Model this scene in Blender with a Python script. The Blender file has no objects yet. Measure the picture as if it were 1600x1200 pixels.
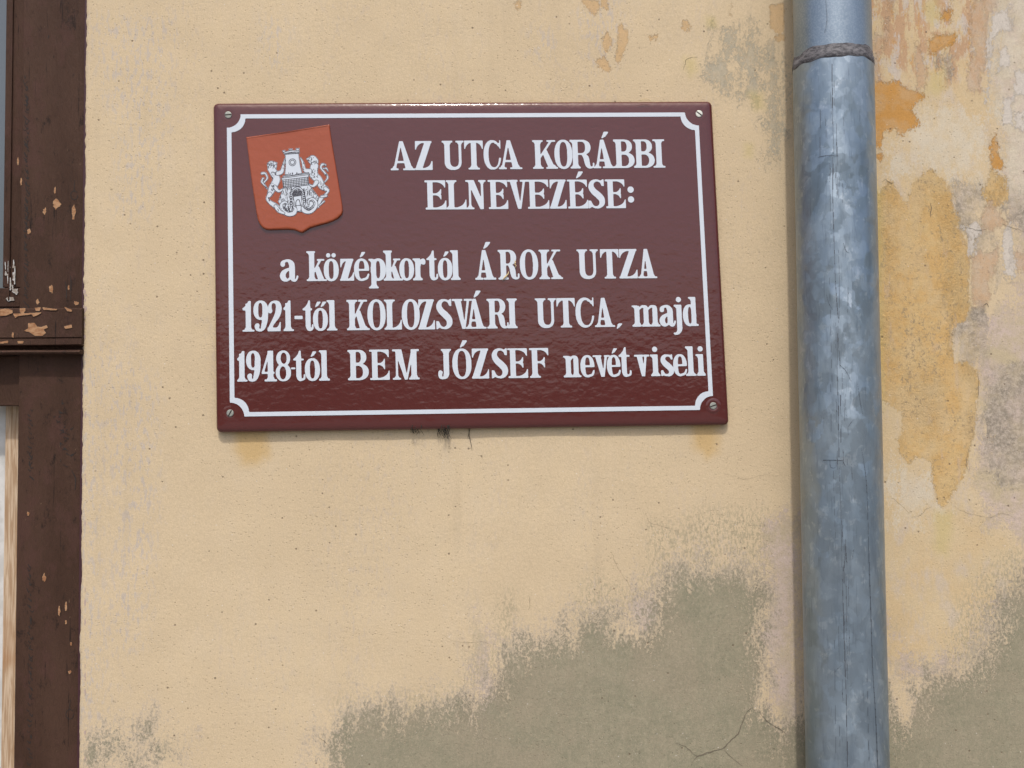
import bpy, bmesh, math, random
import numpy as np
from mathutils import Vector, Matrix, noise as mnoise
random.seed(7); rng = np.random.default_rng(11)
scene = bpy.context.scene
C = scene.collection
R = math.radians

# ------------------------------------------------------------------ camera
F = 1600.0
YAW, PITCH, ROLL = 0.030, R(2.36), 0.0072
CAM = np.array([0.0, -1.30, 1.70])
fw = np.array([math.sin(YAW)*math.cos(PITCH), math.cos(YAW)*math.cos(PITCH), math.sin(PITCH)])
rt = np.cross(fw, [0, 0, 1.0]); rt /= np.linalg.norm(rt)
up = np.cross(rt, fw)
rt, up = rt*math.cos(ROLL) - up*math.sin(ROLL), up*math.cos(ROLL) + rt*math.sin(ROLL)
cd = bpy.data.cameras.new('camera'); cam = bpy.data.objects.new('camera', cd); C.objects.link(cam)
M = Matrix(((rt[0], up[0], -fw[0], CAM[0]), (rt[1], up[1], -fw[1], CAM[1]), (rt[2], up[2], -fw[2], CAM[2]), (0, 0, 0, 1)))
cam.matrix_world = M
cd.sensor_width = 36.0; cd.lens = 36.0; cd.clip_start = 0.02; cd.clip_end = 3000
scene.camera = cam

# ------------------------------------------------------------------ sky, sun, exposure
SUN_EL, SUN_AZ = 57.0, -4.0            # azimuth measured from straight out of the wall, + to the right
sunvec = Vector((math.sin(R(SUN_AZ))*math.cos(R(SUN_EL)), -math.cos(R(SUN_AZ))*math.cos(R(SUN_EL)), math.sin(R(SUN_EL))))
world = bpy.data.worlds.new('World'); scene.world = world; world.use_nodes = True
wn = world.node_tree.nodes; wl = world.node_tree.links
bg = wn['Background']; sky = wn.new('ShaderNodeTexSky'); sky.sky_type = 'NISHITA'
sky.sun_disc = False; sky.sun_elevation = R(SUN_EL); sky.sun_rotation = R(180 - SUN_AZ)
sky.dust_density = 4.0; sky.air_density = 1.0; sky.ozone_density = 1.0
wl.new(sky.outputs[0], bg.inputs[0]); bg.inputs[1].default_value = 0.148
sl = bpy.data.lights.new('sun', 'SUN'); sl.energy = 2.1; sl.angle = R(2.0); sl.color = (1.0, 0.95, 0.88)
so = bpy.data.objects.new('sun', sl); C.objects.link(so)
so.rotation_euler = sunvec.to_track_quat('Z', 'Y').to_euler(); so.location = (0, -3, 6)
scene.view_settings.view_transform = 'Standard'; scene.view_settings.look = 'None'
scene.view_settings.gamma = 1.0; scene.view_settings.exposure = 0.10
scene.cycles.max_bounces = 6

# ------------------------------------------------------------------ geometry helpers
def ray(u, v):
    return fw*F + rt*(u-800.0) - up*(v-600.0)
def on_plane(u, v, y=0.0):               # point of the vertical plane Y = y seen at (u, v)
    d = ray(u, v); t = (y-CAM[1])/d[1]; return CAM + d*t
def proj(P):                             # world points -> photo pixels
    q = P - CAM; z = q@fw
    return 800 + F*(q@rt)/z, 600 - F*(q@up)/z
def obj(name, verts, faces, mat=None, parent=None, smooth=False, loc=None):
    me = bpy.data.meshes.new(name); me.from_pydata([tuple(map(float, v)) for v in verts], [], faces)
    me.update()
    if mat: me.materials.append(mat)
    o = bpy.data.objects.new(name, me); C.objects.link(o)
    if smooth: me.polygons.foreach_set('use_smooth', [True]*len(me.polygons))
    if parent: o.parent = parent
    return o
def obj_bm(name, bm, mat=None, parent=None, smooth=False):
    bmesh.ops.recalc_face_normals(bm, faces=bm.faces[:])
    me = bpy.data.meshes.new(name); bm.to_mesh(me); bm.free()
    if mat: me.materials.append(mat)
    o = bpy.data.objects.new(name, me); C.objects.link(o)
    if smooth: me.polygons.foreach_set('use_smooth', [True]*len(me.polygons))
    if parent: o.parent = parent
    return o
def thing(name, label, cat, loc=(0, 0, 0), group=None):
    o = bpy.data.objects.new(name, None); C.objects.link(o); o.location = loc
    o.empty_display_size = 0.1
    tag(o, label, cat, group); return o
def tag(o, label, cat, group=None):
    o['label'] = label; o['category'] = cat
    if group: o['group'] = group
def shift(o, loc):                       # mesh built in world coordinates -> local to a parent at loc
    o.data.transform(Matrix.Translation(-Vector(loc)))
def box(bm, x0, x1, y0, y1, z0, z1, bev=0.0):
    vs = [bm.verts.new((x, y, z)) for x in (x0, x1) for y in (y0, y1) for z in (z0, z1)]
    fs = [bm.faces.new([vs[i] for i in f]) for f in ((0,1,3,2),(4,6,7,5),(0,4,5,1),(2,3,7,6),(0,2,6,4),(1,5,7,3))]
    if bev:
        es = list({e for f in fs for e in f.edges})
        bmesh.ops.bevel(bm, geom=es, offset=bev, segments=2, profile=0.5, affect='EDGES')

# ---- raster shapes: polygons, tapered strokes, superellipses -> smooth outline meshes
def in_poly(X, Y, P):
    c = np.zeros(X.shape, bool); n = len(P)
    for i in range(n):
        x0, y0 = P[i]; x1, y1 = P[(i+1) % n]
        if y0 == y1: continue
        k = ((y0 > Y) != (y1 > Y)) & (X < (x1-x0)*(Y-y0)/(y1-y0)+x0)
        c ^= k
    return c
def seg_d(X, Y, a, b):
    dx, dy = b[0]-a[0], b[1]-a[1]; L = dx*dx+dy*dy
    t = np.clip(((X-a[0])*dx+(Y-a[1])*dy)/L, 0, 1) if L > 0 else np.zeros(X.shape)
    return np.hypot(X-a[0]-t*dx, Y-a[1]-t*dy), t
def spline(pts, n=6):                    # Catmull-Rom through (x, y, r)
    P = [pts[0]]+list(pts)+[pts[-1]]; out = []
    for i in range(1, len(P)-2):
        p0, p1, p2, p3 = (np.array(P[i+k], float) for k in (-1, 0, 1, 2))
        for k in range(n):
            t = k/n; out.append(0.5*((2*p1)+(-p0+p2)*t+(2*p0-5*p1+4*p2-p3)*t*t+(-p0+3*p1-3*p2+p3)*t**3))
    out.append(np.array(pts[-1], float)); return out
def stroke_mask(X, Y, pts, grow=0.0, n=6):
    s = spline(pts, n) if len(pts) > 2 else [np.array(p, float) for p in pts]
    m = np.zeros(X.shape, bool)
    for a, b in zip(s[:-1], s[1:]):
        d, t = seg_d(X, Y, a, b); m |= d < a[2]+(b[2]-a[2])*t+grow
    return m
def mask(X, Y, sh):
    k = sh[0]
    if k == 'P': return in_poly(X, Y, sh[1])
    if k == 'S': return stroke_mask(X, Y, sh[1])
    if k == 'E':
        cx, cy, rx, ry, n = sh[1]; return (np.abs((X-cx)/rx)**n+np.abs((Y-cy)/ry)**n) < 1
    if k == 'R':
        x0, y0, x1, y1 = sh[1]; return (X > x0) & (X < x1) & (Y > y0) & (Y < y1)
def blur(A, s):
    r = int(3*s)+1; k = np.exp(-0.5*(np.arange(-r, r+1)/s)**2); k /= k.sum()
    A = np.apply_along_axis(lambda v: np.convolve(v, k, 'same'), 0, A)
    return np.apply_along_axis(lambda v: np.convolve(v, k, 'same'), 1, A)
def grid(x0, y0, x1, y1, res):
    xs = np.arange(x0, x1+res, res); ys = np.arange(y0, y1+res, res)
    return xs, ys, *np.meshgrid(xs, ys)
def contour(A, xs, ys, place, verts, faces, front, back, iso=0.5):
    """Append a raised flat shape (A > iso) to verts/faces; place(x, y, h) gives the 3D point."""
    A = A - iso; ins = A > 0; vid = {}
    def vert(key, x, y, h):
        k = (key, h)
        if k not in vid: vid[k] = len(verts); verts.append(place(x, y, h))
        return vid[k]
    ny, nx = A.shape
    for j in range(ny-1):
        run = None
        full = ins[j, :-1] & ins[j, 1:] & ins[j+1, :-1] & ins[j+1, 1:]
        anyi = ins[j, :-1] | ins[j, 1:] | ins[j+1, :-1] | ins[j+1, 1:]
        idx = np.nonzero(anyi)[0]
        prev = None
        def flush():
            if run is not None:
                a, b = run
                faces.append((vert((a, j), xs[a], ys[j], front), vert((b+1, j), xs[b+1], ys[j], front),
                              vert((b+1, j+1), xs[b+1], ys[j+1], front), vert((a, j+1), xs[a], ys[j+1], front)))
        for i in idx:
            if full[i]:
                if run is not None and run[1] == i-1: run = (run[0], i)
                else: flush(); run = (i, i)
                continue
            cs = [(i, j), (i+1, j), (i+1, j+1), (i, j+1)]
            vals = [A[q[1], q[0]] for q in cs]; poly = []
            for k in range(4):
                p, q = cs[k], cs[(k+1) % 4]; a, b = vals[k], vals[(k+1) % 4]
                if a > 0: poly.append((p, xs[p[0]], ys[p[1]], 0))
                if (a > 0) != (b > 0):
                    t = a/(a-b); kk = (p, q) if p < q else (q, p)
                    poly.append((kk, xs[p[0]]+(xs[q[0]]-xs[p[0]])*t, ys[p[1]]+(ys[q[1]]-ys[p[1]])*t, 1 if a > 0 else 2))
            faces.append(tuple(vert(q[0], q[1], q[2], front) for q in poly))
            n = len(poly)
            for k in range(n):
                p, q = poly[k], poly[(k+1) % n]
                if p[3] == 1 and q[3] == 2:
                    faces.append((vert(q[0], q[1], q[2], front), vert(p[0], p[1], p[2], front),
                                  vert(p[0], p[1], p[2], back), vert(q[0], q[1], q[2], back)))
        flush()
def raster(name, shapes, bbox, res, place, front, back, mat, parent=None, sigma=1.0, base=None):
    xs, ys, X, Y = grid(*bbox, res); A = np.zeros(X.shape)
    for op, sh in shapes:
        m = mask(X, Y, sh); A[m] = 1.0 if op == '+' else 0.0
    A = blur(A, sigma); v, f = [], []
    contour(A, xs, ys, place, v, f, front, back)
    o = obj(name, v, f, mat, parent); 
    if base is not None: shift(o, base)
    fix_normals(o); return o
def fix_normals(o):
    bm = bmesh.new(); bm.from_mesh(o.data); bmesh.ops.recalc_face_normals(bm, faces=bm.faces[:])
    # open shells: make sure most faces look towards the street (-Y)
    s = sum(f.normal.y*f.calc_area() for f in bm.faces)
    if s > 0: bmesh.ops.reverse_faces(bm, faces=bm.faces[:])
    bm.to_mesh(o.data); bm.free()
def tube_bm(bm, pts, rad, seg=6):
    rings = []
    for i, p in enumerate(pts):
        p = Vector(p); a = Vector(pts[max(i-1, 0)]); b = Vector(pts[min(i+1, len(pts)-1)])
        t = (b-a).normalized(); n = t.cross(Vector((0, 1, 0.01))).normalized(); m = t.cross(n)
        r = rad if not hasattr(rad, '__len__') else rad[i]
        rings.append([bm.verts.new(p+n*r*math.cos(k*2*math.pi/seg)+m*r*math.sin(k*2*math.pi/seg)) for k in range(seg)])
    for a, b in zip(rings[:-1], rings[1:]):
        for k in range(seg): bm.faces.new((a[k], a[(k+1) % seg], b[(k+1) % seg], b[k]))
    bm.faces.new(rings[0]); bm.faces.new(rings[-1][::-1])
def sdf(U, V, P):                        # signed distance to a polygon, positive inside (photo-pixel units)
    d = np.full(U.shape, 1e9); n = len(P)
    for i in range(n): d = np.minimum(d, seg_d(U, V, P[i], P[(i+1) % n])[0])
    return np.where(in_poly(U, V, P), d, -d)

# ------------------------------------------------------------------ material helpers
class NB:
    def __init__(s, name):
        s.m = bpy.data.materials.new(name); s.m.use_nodes = True; s.t = s.m.node_tree
        s.b = s.t.nodes['Principled BSDF']; s.out = s.t.nodes['Material Output']
    def n(s, typ, **kw):
        nd = s.t.nodes.new(typ)
        for k, v in kw.items(): setattr(nd, k, v)
        return nd
    def set(s, inp, v):
        if isinstance(v, (int, float)): inp.default_value = v
        elif isinstance(v, tuple): inp.default_value = v if len(v) == len(inp.default_value) else (*v, 1)
        else: s.t.links.new(v, inp)
    def math(s, op, a, b=0.0, c=None, clamp=False):
        nd = s.n('ShaderNodeMath', operation=op, use_clamp=clamp); s.set(nd.inputs[0], a); s.set(nd.inputs[1], b)
        if c is not None: s.set(nd.inputs[2], c)
        return nd.outputs[0]
    def mix(s, f, a, b, mode='MIX'):
        nd = s.n('ShaderNodeMix', data_type='RGBA', blend_type=mode); s.set(nd.inputs[0], f)
        s.set(nd.inputs[6], a); s.set(nd.inputs[7], b); return nd.outputs[2]
    def mr(s, v, a, b, c=0.0, d=1.0, smooth=True):
        nd = s.n('ShaderNodeMapRange', interpolation_type='SMOOTHSTEP' if smooth else 'LINEAR')
        s.set(nd.inputs[0], v)
        for i, q in enumerate((a, b, c, d)): s.set(nd.inputs[1+i], q)
        return nd.outputs[0]
    def pos(s, scale=(1, 1, 1), loc=(0, 0, 0)):
        tc = s.n('ShaderNodeNewGeometry'); mp = s.n('ShaderNodeMapping')
        s.t.links.new(tc.outputs['Position'], mp.inputs[0]); mp.inputs[3].default_value = scale; mp.inputs[1].default_value = loc
        return mp.outputs[0]
    def noise(s, scale, detail=4.0, rough=0.55, vec=None, dist=0.0, color=False):
        nd = s.n('ShaderNodeTexNoise'); nd.inputs['Scale'].default_value = scale
        nd.inputs['Detail'].default_value = detail; nd.inputs['Roughness'].default_value = rough
        nd.inputs['Distortion'].default_value = dist
        s.t.links.new(vec if vec is not None else s.pos(), nd.inputs['Vector'])
        return nd.outputs[1 if color else 0]
    def attr(s, name):
        nd = s.n('ShaderNodeAttribute', attribute_name=name); return nd.outputs['Fac']
    def bump(s, h, dist, strength=1.0, normal=None):
        nd = s.n('ShaderNodeBump'); nd.inputs['Distance'].default_value = dist; nd.inputs['Strength'].default_value = strength
        s.set(nd.inputs['Height'], h)
        if normal is not None: s.t.links.new(normal, nd.inputs['Normal'])
        return nd.outputs[0]
    def fin(s, **kw):
        for k, v in kw.items(): s.set(s.b.inputs[k.replace('_', ' ')], v)
        return s.m

# ------------------------------------------------------------------ setting: ground and a dark ridge added to shape the sign's reflection (seen only in reflections)
g = NB('pale_paving'); nv = g.noise(9, 6); gc = g.mix(nv, (0.20, 0.195, 0.185), (0.30, 0.29, 0.27))
mat_ground = g.fin(Base_Color=gc, Roughness=0.9, Normal=g.bump(g.noise(220, 3), 0.003))
S = 900
ground = obj('ground', [(-S, -S, 0), (S, -S, 0), (S, S, 0), (-S, S, 0)], [(0, 1, 2, 3)], mat_ground); ground['kind'] = 'structure'
h = NB('ridge_dark_green'); hc = h.mix(h.noise(0.25, 6), (0.02, 0.03, 0.014), (0.05, 0.06, 0.03)); mat_ridge = h.fin(Base_Color=hc, Roughness=0.95)
hv, hf = [], []; NA, NR = 96, 8
for j in range(NR):
    for i in range(NA+1):
        a = -math.pi*(0.02+0.96*i/NA); rr = 55+j*14
        top = 15.5*(1-0.22*math.cos(a))*math.sin(math.pi*min(1, (j+0.0)/(NR-1))*0.5)*(0.8+0.5*mnoise.noise(Vector((a*6, j*0.3, 2)))+0.22*mnoise.noise(Vector((a*34, j*0.9, 5))))
        hv.append((rr*math.cos(a), rr*math.sin(a), max(0.0, top)-0.05))
for j in range(NR-1):
    for i in range(NA):
        q = j*(NA+1)+i; hf.append((q, q+1, q+NA+2, q+NA+1))
reflection_ridge = obj('reflection_ridge', hv, hf, mat_ridge, smooth=True); reflection_ridge['kind'] = 'structure'

# ------------------------------------------------------------------ wall
XF = float(on_plane(131, 600)[0])        # right edge of the window opening
WL = XF - 1.15                           # left edge of the opening
ZB, ZT = 0.35, 2.95                      # sill and head of the opening
def axis(a, b, c, d, fine, coarse):
    return np.unique(np.round(np.concatenate([np.arange(a, b, coarse), np.arange(b, c, fine), np.arange(c, d+coarse, coarse)]), 5))
gx = axis(-3.4, XF, 0.74, 3.4, 0.0025, 0.12); gx = np.unique(np.append(gx[np.abs(gx-WL) > 0.02], WL))
gz = axis(0.0, 1.13, 2.27, 4.4, 0.0025, 0.12)
gz = gz[(np.abs(gz-ZB) > 0.02) & (np.abs(gz-ZT) > 0.02)]; gz = np.unique(np.append(gz, [ZB, ZT]))
GX, GZ = np.meshgrid(gx, gz); n = GX.size
P3 = np.stack([GX.ravel(), np.zeros(n), GZ.ravel()], 1)
U, V = proj(P3)
def far(poly): return [(float(a), float(b)) for a, b in poly]
OLIVE = [[(-400, 2600), (-400, 1400), (120, 1350), (330, 1350), (430, 1290), (505, 1215), (522, 1160), (545, 1125), (575, 1116), (620, 1112), (655, 1106), (700, 1108), (738, 1102), (765, 1084), (782, 1050), (790, 1028), (822, 1012),
          (850, 1008), (875, 998), (893, 984), (912, 974), (930, 968), (952, 970), (968, 986), (985, 992), (1004, 984), (1019, 972), (1028, 945), (1036, 920), (1050, 905), (1075, 898), (1110, 899), (1150, 903), (1180, 912),
          (1194, 930), (1189, 960), (1184, 985), (1190, 1025), (1194, 1053), (1190, 1095), (1201, 1125), (1229, 1148), (1300, 1090), (1380, 1075), (1400, 1130), (1428, 1120), (1436, 1075),
          (1451, 1060), (1484, 1060), (1517, 1046), (1540, 1030), (1552, 1000), (1562, 966), (1572, 930), (1600, 905), (1680, 870), (1850, 880), (2300, 900), (6000, 900), (6000, 2600)]]
MOULD = [[(u, v) for u, v in q] for q in (
    [(1128, 48), (1150, 46), (1160, 75), (1150, 92), (1130, 85)], [(1110, 100), (1135, 95), (1150, 120), (1130, 140), (1108, 118)],
    [(1165, 45), (1182, 42), (1180, 80), (1172, 118), (1165, 95)], [(1190, 75), (1210, 72), (1222, 100), (1216, 125), (1192, 110)],
    [(1172, 120), (1182, 118), (1180, 145), (1170, 140)], [(1190, 125), (1222, 128), (1228, 160), (1222, 185), (1200, 165)], [(1205, 170), (1222, 172), (1222, 245), (1208, 240)],
    [(1152, 108), (1162, 105), (1160, 145), (1152, 140)])]
OLIVE += [[(u, v) for u, v in q] for q in ([(138, 1178), (148, 1166), (154, 1178), (148, 1190), (138, 1190)], [(170, 1150), (180, 1148), (184, 1170), (172, 1176)], [(204, 1192), (211, 1190), (211, 1200), (204, 1202)], [(224, 1138), (229, 1136), (230, 1146), (225, 1144)], [(244, 1166), (258, 1160), (262, 1178), (246, 1184)])]
PINK = [[(1196, 815), (1246, 800), (1250, 1100), (1236, 1148), (1210, 1130), (1198, 1095), (1200, 1050), (1190, 1000), (1197, 930), (1194, 880)],
        [(1368, 900), (1372, 1035), (1405, 1050), (1436, 1070), (1470, 1052), (1520, 1035), (1545, 1000), (1555, 940), (1530, 985), (1500, 1020), (1440, 1040), (1400, 1028), (1392, 1020)],
        [(984, 940), (1020, 930), (1030, 960), (1010, 1012), (985, 1000)],
        [(740, 985), (772, 990), (775, 1090), (760, 1160), (735, 1160), (740, 1060)],
        [(1540, 0), (1552, 120), (1562, 260), (1600, 470), (1540, 490), (1524, 560), (1530, 690), (1520, 760), (1545, 815), (1600, 850), (2600, 900), (2600, -300), (1540, -300)]]
OCHRE = [[(1340, 330), (1369, 308), (1388, 284), (1407, 300), (1416, 314), (1424, 290), (1435, 275), (1451, 264), (1473, 280), (1487, 308), (1490, 318), (1498, 355), (1512, 374), (1515, 410), (1516, 440), (1517, 476), (1512, 498), (1487, 509),
          (1488, 535), (1493, 564), (1506, 567), (1528, 578), (1528, 616), (1523, 674), (1512, 710), (1509, 735), (1490, 770), (1476, 792), (1462, 776), (1459, 750), (1457, 721), (1429, 713), (1421, 726), (1405, 704), (1404, 690),
          (1410, 665), (1410, 645), (1396, 636), (1388, 630), (1370, 622), (1340, 620)],
         [(1548, 264), (1560, 275), (1572, 275), (1573, 311), (1553, 328), (1540, 312), (1537, 302)]]
ORANGE = [[(1340, 120), (1366, 128), (1385, 130), (1407, 127), (1418, 142), (1440, 146), (1448, 152), (1435, 157), (1430, 166), (1422, 171), (1432, 182), (1438, 194), (1424, 198), (1407, 209), (1396, 202), (1380, 204), (1376, 218), (1372, 228), (1340, 222)],
          [(1451, 69), (1462, 57), (1478, 58), (1493, 55), (1486, 68), (1482, 72), (1470, 78), (1457, 85), (1454, 78)], [(1470, 20), (1486, 4), (1492, 18), (1484, 34), (1472, 30)],
          [(1374, 238), (1382, 245), (1378, 250), (1366, 246)], [(1552, 206), (1557, 206), (1560, 232), (1566, 262), (1552, 262), (1548, 232)], ]
DUST = [[(1531, 336), (1550, 316), (1562, 330), (1581, 355), (1540, 358)], [(1520, 404), (1534, 395), (1560, 390), (1556, 410), (1550, 440), (1548, 470), (1536, 476), (1520, 478), (1516, 440)], [(1581, 390), (1600, 398), (1600, 420), (1588, 428)],
          [(1525, 0), (1545, 0), (1538, 60), (1542, 80), (1530, 142), (1512, 140), (1518, 80), (1514, 20)], [(1540, -60), (1570, -60), (1556, 10), (1538, 35), (1530, 0)],
          [(1368, 55), (1378, 60), (1376, 120), (1366, 118)], [(1388, 0), (1394, 0), (1390, 50), (1380, 60)], [(1430, 60), (1436, 70), (1446, 130), (1436, 138), (1430, 100)]]
TAN = [[(908, 0), (936, 0), (934, 16), (930, 24), (922, 18), (914, 10)], [(940, -10), (950, -10), (948, 14), (941, 10)], [(943, 55), (951, 50), (956, 60), (955, 75), (948, 84), (941, 72)], [(964, 45), (969, 38), (974, 48), (981, 48), (981, 66), (973, 84), (968, 100), (960, 96), (963, 78)],
       [(934, 95), (944, 88), (953, 98), (955, 110), (948, 114), (936, 104)], [(1067, 34), (1074, 30), (1079, 42), (1076, 49), (1068, 42)], [(1137, 8), (1142, 6), (1142, 24), (1138, 24)], [(804, 8), (812, 0), (815, 8), (808, 18)], [(1203, 8), (1224, 5), (1224, 50), (1214, 52), (1204, 45)], [(1210, 58), (1226, 52), (1228, 62), (1216, 66)], [(1006, 56), (1028, 56), (1020, 64)]]
WHITE = [[(1541, 165), (1549, 30), (1552, 20), (1575, 12), (1580, 45), (1552, 55)], [(1570, 155), (1585, 150), (1584, 190), (1568, 192), (1566, 170)], [(1584, 178), (1600, 172), (1600, 200), (1588, 198)],
         [(1565, 360), (1580, 348), (1584, 392), (1588, 432), (1570, 434), (1566, 400)], [(1498, 355), (1512, 352), (1528, 345), (1528, 362), (1518, 372)], [(1512, 375), (1524, 368), (1522, 395), (1514, 396)],
         [(1560, 75), (1575, 68), (1577, 100), (1562, 110)], [(1585, 110), (1620, 100), (1620, 145), (1588, 148)]]
GREY = [[(1487, 300), (1500, 285), (1535, 295), (1542, 322), (1534, 334), (1540, 358), (1545, 372), (1560, 380), (1558, 392), (1536, 398), (1524, 405), (1516, 404), (1512, 374), (1498, 355), (1490, 318)],
        [(1572, 290), (1600, 300), (1640, 380), (1590, 360), (1566, 345)], [(1488, 505), (1515, 478), (1535, 478), (1545, 520), (1545, 575), (1506, 567), (1492, 560), (1487, 530)],
        [(1545, 575), (1610, 560), (1620, 770), (1560, 760), (1535, 690)], [(1555, 395), (1570, 435), (1555, 455), (1552, 440)], [(1478, 480), (1490, 415), (1500, 420), (1504, 470), (1492, 510)],
        [(1470, 85), (1488, 90), (1488, 118), (1474, 112)]]
CREAM = [[(1300, -400), (1548, -400), (1548, 0), (1560, 260), (1520, 300), (1540, 560), (1535, 800), (1600, 850), (1600, 905), (1540, 1020), (1440, 1065), (1300, 1050)]]
YEL = [[(1170, 145), (1192, 145), (1196, 170), (1180, 172)], [(1070, 90), (1088, 90), (1090, 112), (1078, 122), (1070, 108)], [(1440, 10), (1465, -5), (1470, 30), (1455, 40)], [(1452, 115), (1475, 108), (1480, 138), (1460, 150), (1448, 142)], [(1165, 225), (1176, 225), (1174, 245), (1165, 245)], [(1104, 26), (1116, 28), (1120, 42), (1106, 40)],
       [(1365, 280), (1378, 300), (1380, 640), (1366, 620)], [(1460, 800), (1490, 800), (1480, 870), (1460, 860)]]
DAMP = [[(1015, 822), (1060, 825), (1100, 800), (1192, 800), (1200, 830), (1196, 930), (1110, 905), (1040, 915), (1012, 940), (960, 975), (900, 985), (905, 930), (930, 900), (990, 930), (1020, 870)],
        [(1500, 950), (1530, 900), (1570, 870), (1610, 860), (1610, 920), (1540, 1020), (1480, 1050)], [(530, 1100), (700, 1080), (780, 1010), (790, 930), (800, 930), (800, 1010), (700, 1115), (540, 1130)]]
RUST = [[(368, 672), (418, 672), (420, 712), (402, 726), (380, 724), (368, 705)], [(1078, 660), (1122, 660), (1120, 705), (1105, 716), (1085, 700)]]
BLUE = [[(150, 30), (260, 40), (250, 200), (220, 330), (190, 320), (200, 200), (170, 150)], [(165, 560), (235, 600), (230, 800), (215, 1000), (185, 1000), (195, 800), (180, 700)], [(420, 40), (440, 45), (438, 95), (422, 90)], [(915, 20), (960, 5), (962, 40), (930, 85)], [(133, 560), (150, 580), (150, 1120), (128, 1120)], [(838, 60), (855, 65), (850, 78), (838, 74)],
        [(1538, 600), (1600, 600), (1600, 700), (1540, 700)]]
sel = (U > -500) & (U < 2500) & (V > -400) & (V < 2700) & (np.abs(P3[:, 0]) < 2.2)
PALE = [[(1548, -300), (1546, 60), (1542, 130), (1556, 200), (1566, 300), (1600, 330), (2400, 330), (2400, -300)], [(1436, 168), (1500, 160), (1540, 210), (1535, 290), (1440, 262), (1385, 270), (1378, 235), (1410, 212)], [(1385, 720), (1425, 730), (1455, 740), (1470, 800), (1400, 820)]]
layers = dict(pale=PALE, olive=OLIVE, pink=PINK, ochre=OCHRE, orange=ORANGE, tan=TAN, white=WHITE, grey=GREY, cream=CREAM, yel=YEL, damp=DAMP, rust=RUST, blue=BLUE, dust=DUST, mould=MOULD)
idxs = np.arange(n).reshape(GX.shape)
a = idxs[:-1, :-1].ravel(); b = idxs[:-1, 1:].ravel(); c_ = idxs[1:, 1:].ravel(); d_ = idxs[1:, :-1].ravel()
cx = (P3[a, 0]+P3[c_, 0])/2; cz = (P3[a, 2]+P3[c_, 2])/2
keep = ~((cx > WL) & (cx < XF) & (cz > ZB) & (cz < ZT))
Y = np.array([0.0016*mnoise.noise(Vector((x*5, 0.3, z*4)))+0.0007*mnoise.noise(Vector((x*26, 4.3, z*22))) for x, _, z in P3])
P3[:, 1] = Y
edge = (np.abs(P3[:, 0]-XF) < 1e-4) & (P3[:, 2] > ZB+0.001) & (P3[:, 2] < ZT-0.001)
for i_ in np.nonzero(edge)[0]: z_ = P3[i_, 2]; P3[i_, 0] -= max(0.0, 0.0011+0.0016*mnoise.noise(Vector((z_*22, 1, 7)))+0.0012*mnoise.noise(Vector((z_*130, 4, 2))))
quads = np.stack([a, b, c_, d_], 1)[keep]
me = bpy.data.meshes.new('plaster_wall')
# reveal of the opening (returns 14 cm into the wall) and the wall's ends/back
P_all = P3.tolist(); Q = quads.tolist()
def strip(ids, dy):
    base = len(P_all)
    for i in ids: x, y, z = P_all[i]; P_all.append([x, dy, z])
    for k in range(len(ids)-1): Q.append([ids[k], ids[k+1], base+k+1, base+k])
def col(x): return int(np.argmin(np.abs(gx-x)))
def row(z): return int(np.argmin(np.abs(gz-z)))
jr, jl, kb, kt = col(XF), col(WL), row(ZB), row(ZT)
strip([int(idxs[k, jr]) for k in range(kb, kt+1)], 0.14); strip([int(idxs[k, jl]) for k in range(kb, kt+1)], 0.14)
strip([int(idxs[kb, k]) for k in range(jl, jr+1)], 0.14); strip([int(idxs[kt, k]) for k in range(jl, jr+1)], 0.14)
nz, nx = GX.shape
strip([int(idxs[nz-1, k]) for k in range(nx)], 0.35); strip([int(idxs[k, 0]) for k in range(nz)], 0.35); strip([int(idxs[k, nx-1]) for k in range(nz)], 0.35)
me.from_pydata(P_all, [], Q); me.update()
for nm, polys in layers.items():
    D = np.full(n, -80.0)
    for p in polys:
        pu = [q[0] for q in p]; pv = [q[1] for q in p]
        s2 = sel & (U > min(pu)-80) & (U < max(pu)+80) & (V > min(pv)-80) & (V < max(pv)+80)
        if s2.any(): D[s2] = np.maximum(D[s2], np.clip(sdf(U[s2], V[s2], p), -80, 80))
    at = me.attributes.new('m_'+nm, 'FLOAT', 'POINT')
    full = np.full(len(P_all), -80.0, np.float32); full[:n] = D; at.data.foreach_set('value', full)
me.polygons.foreach_set('use_smooth', [True]*len(me.polygons))

w = NB('stained_plaster')
pv = w.pos((1, 1, 0.45)); p1 = w.pos()
nf = w.noise(300, 7, 0.82, w.pos((1, 1, 0.68)))            # fine ragged edges
nm_ = w.noise(55, 5, 0.6, pv); nl = w.noise(9, 4, 0.5); nvs = w.noise(30, 4, 0.6, w.pos((1, 1, 0.12)))
ngrain = w.noise(620, 3, 0.6); npl = w.noise(110, 6, 0.65)
def layer(name, amp_f, amp_m, edge, off=0.0, streak=0.0):
    v = w.attr('m_'+name)
    v = w.math('ADD', v, w.math('MULTIPLY', w.math('SUBTRACT', nf, 0.5), amp_f))
    v = w.math('ADD', v, w.math('MULTIPLY', w.math('SUBTRACT', nm_, 0.5), amp_m))
    if streak: v = w.math('ADD', v, w.math('MULTIPLY', w.math('SUBTRACT', nvs, 0.5), streak))
    return w.mr(w.math('ADD', v, off), -edge, edge)
peach = w.mix(nl, (0.580, 0.462, 0.302), (0.610, 0.488, 0.322))
peach = w.mix(w.mr(nm_, 0.35, 0.7), peach, (0.588, 0.476, 0.325))
peach = w.mix(w.mr(w.noise(3.2, 4, 0.6, w.pos((1, 1, 0.7), (2, 0, 5))), 0.35, 0.65), peach, (0.560, 0.445, 0.292))
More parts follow.
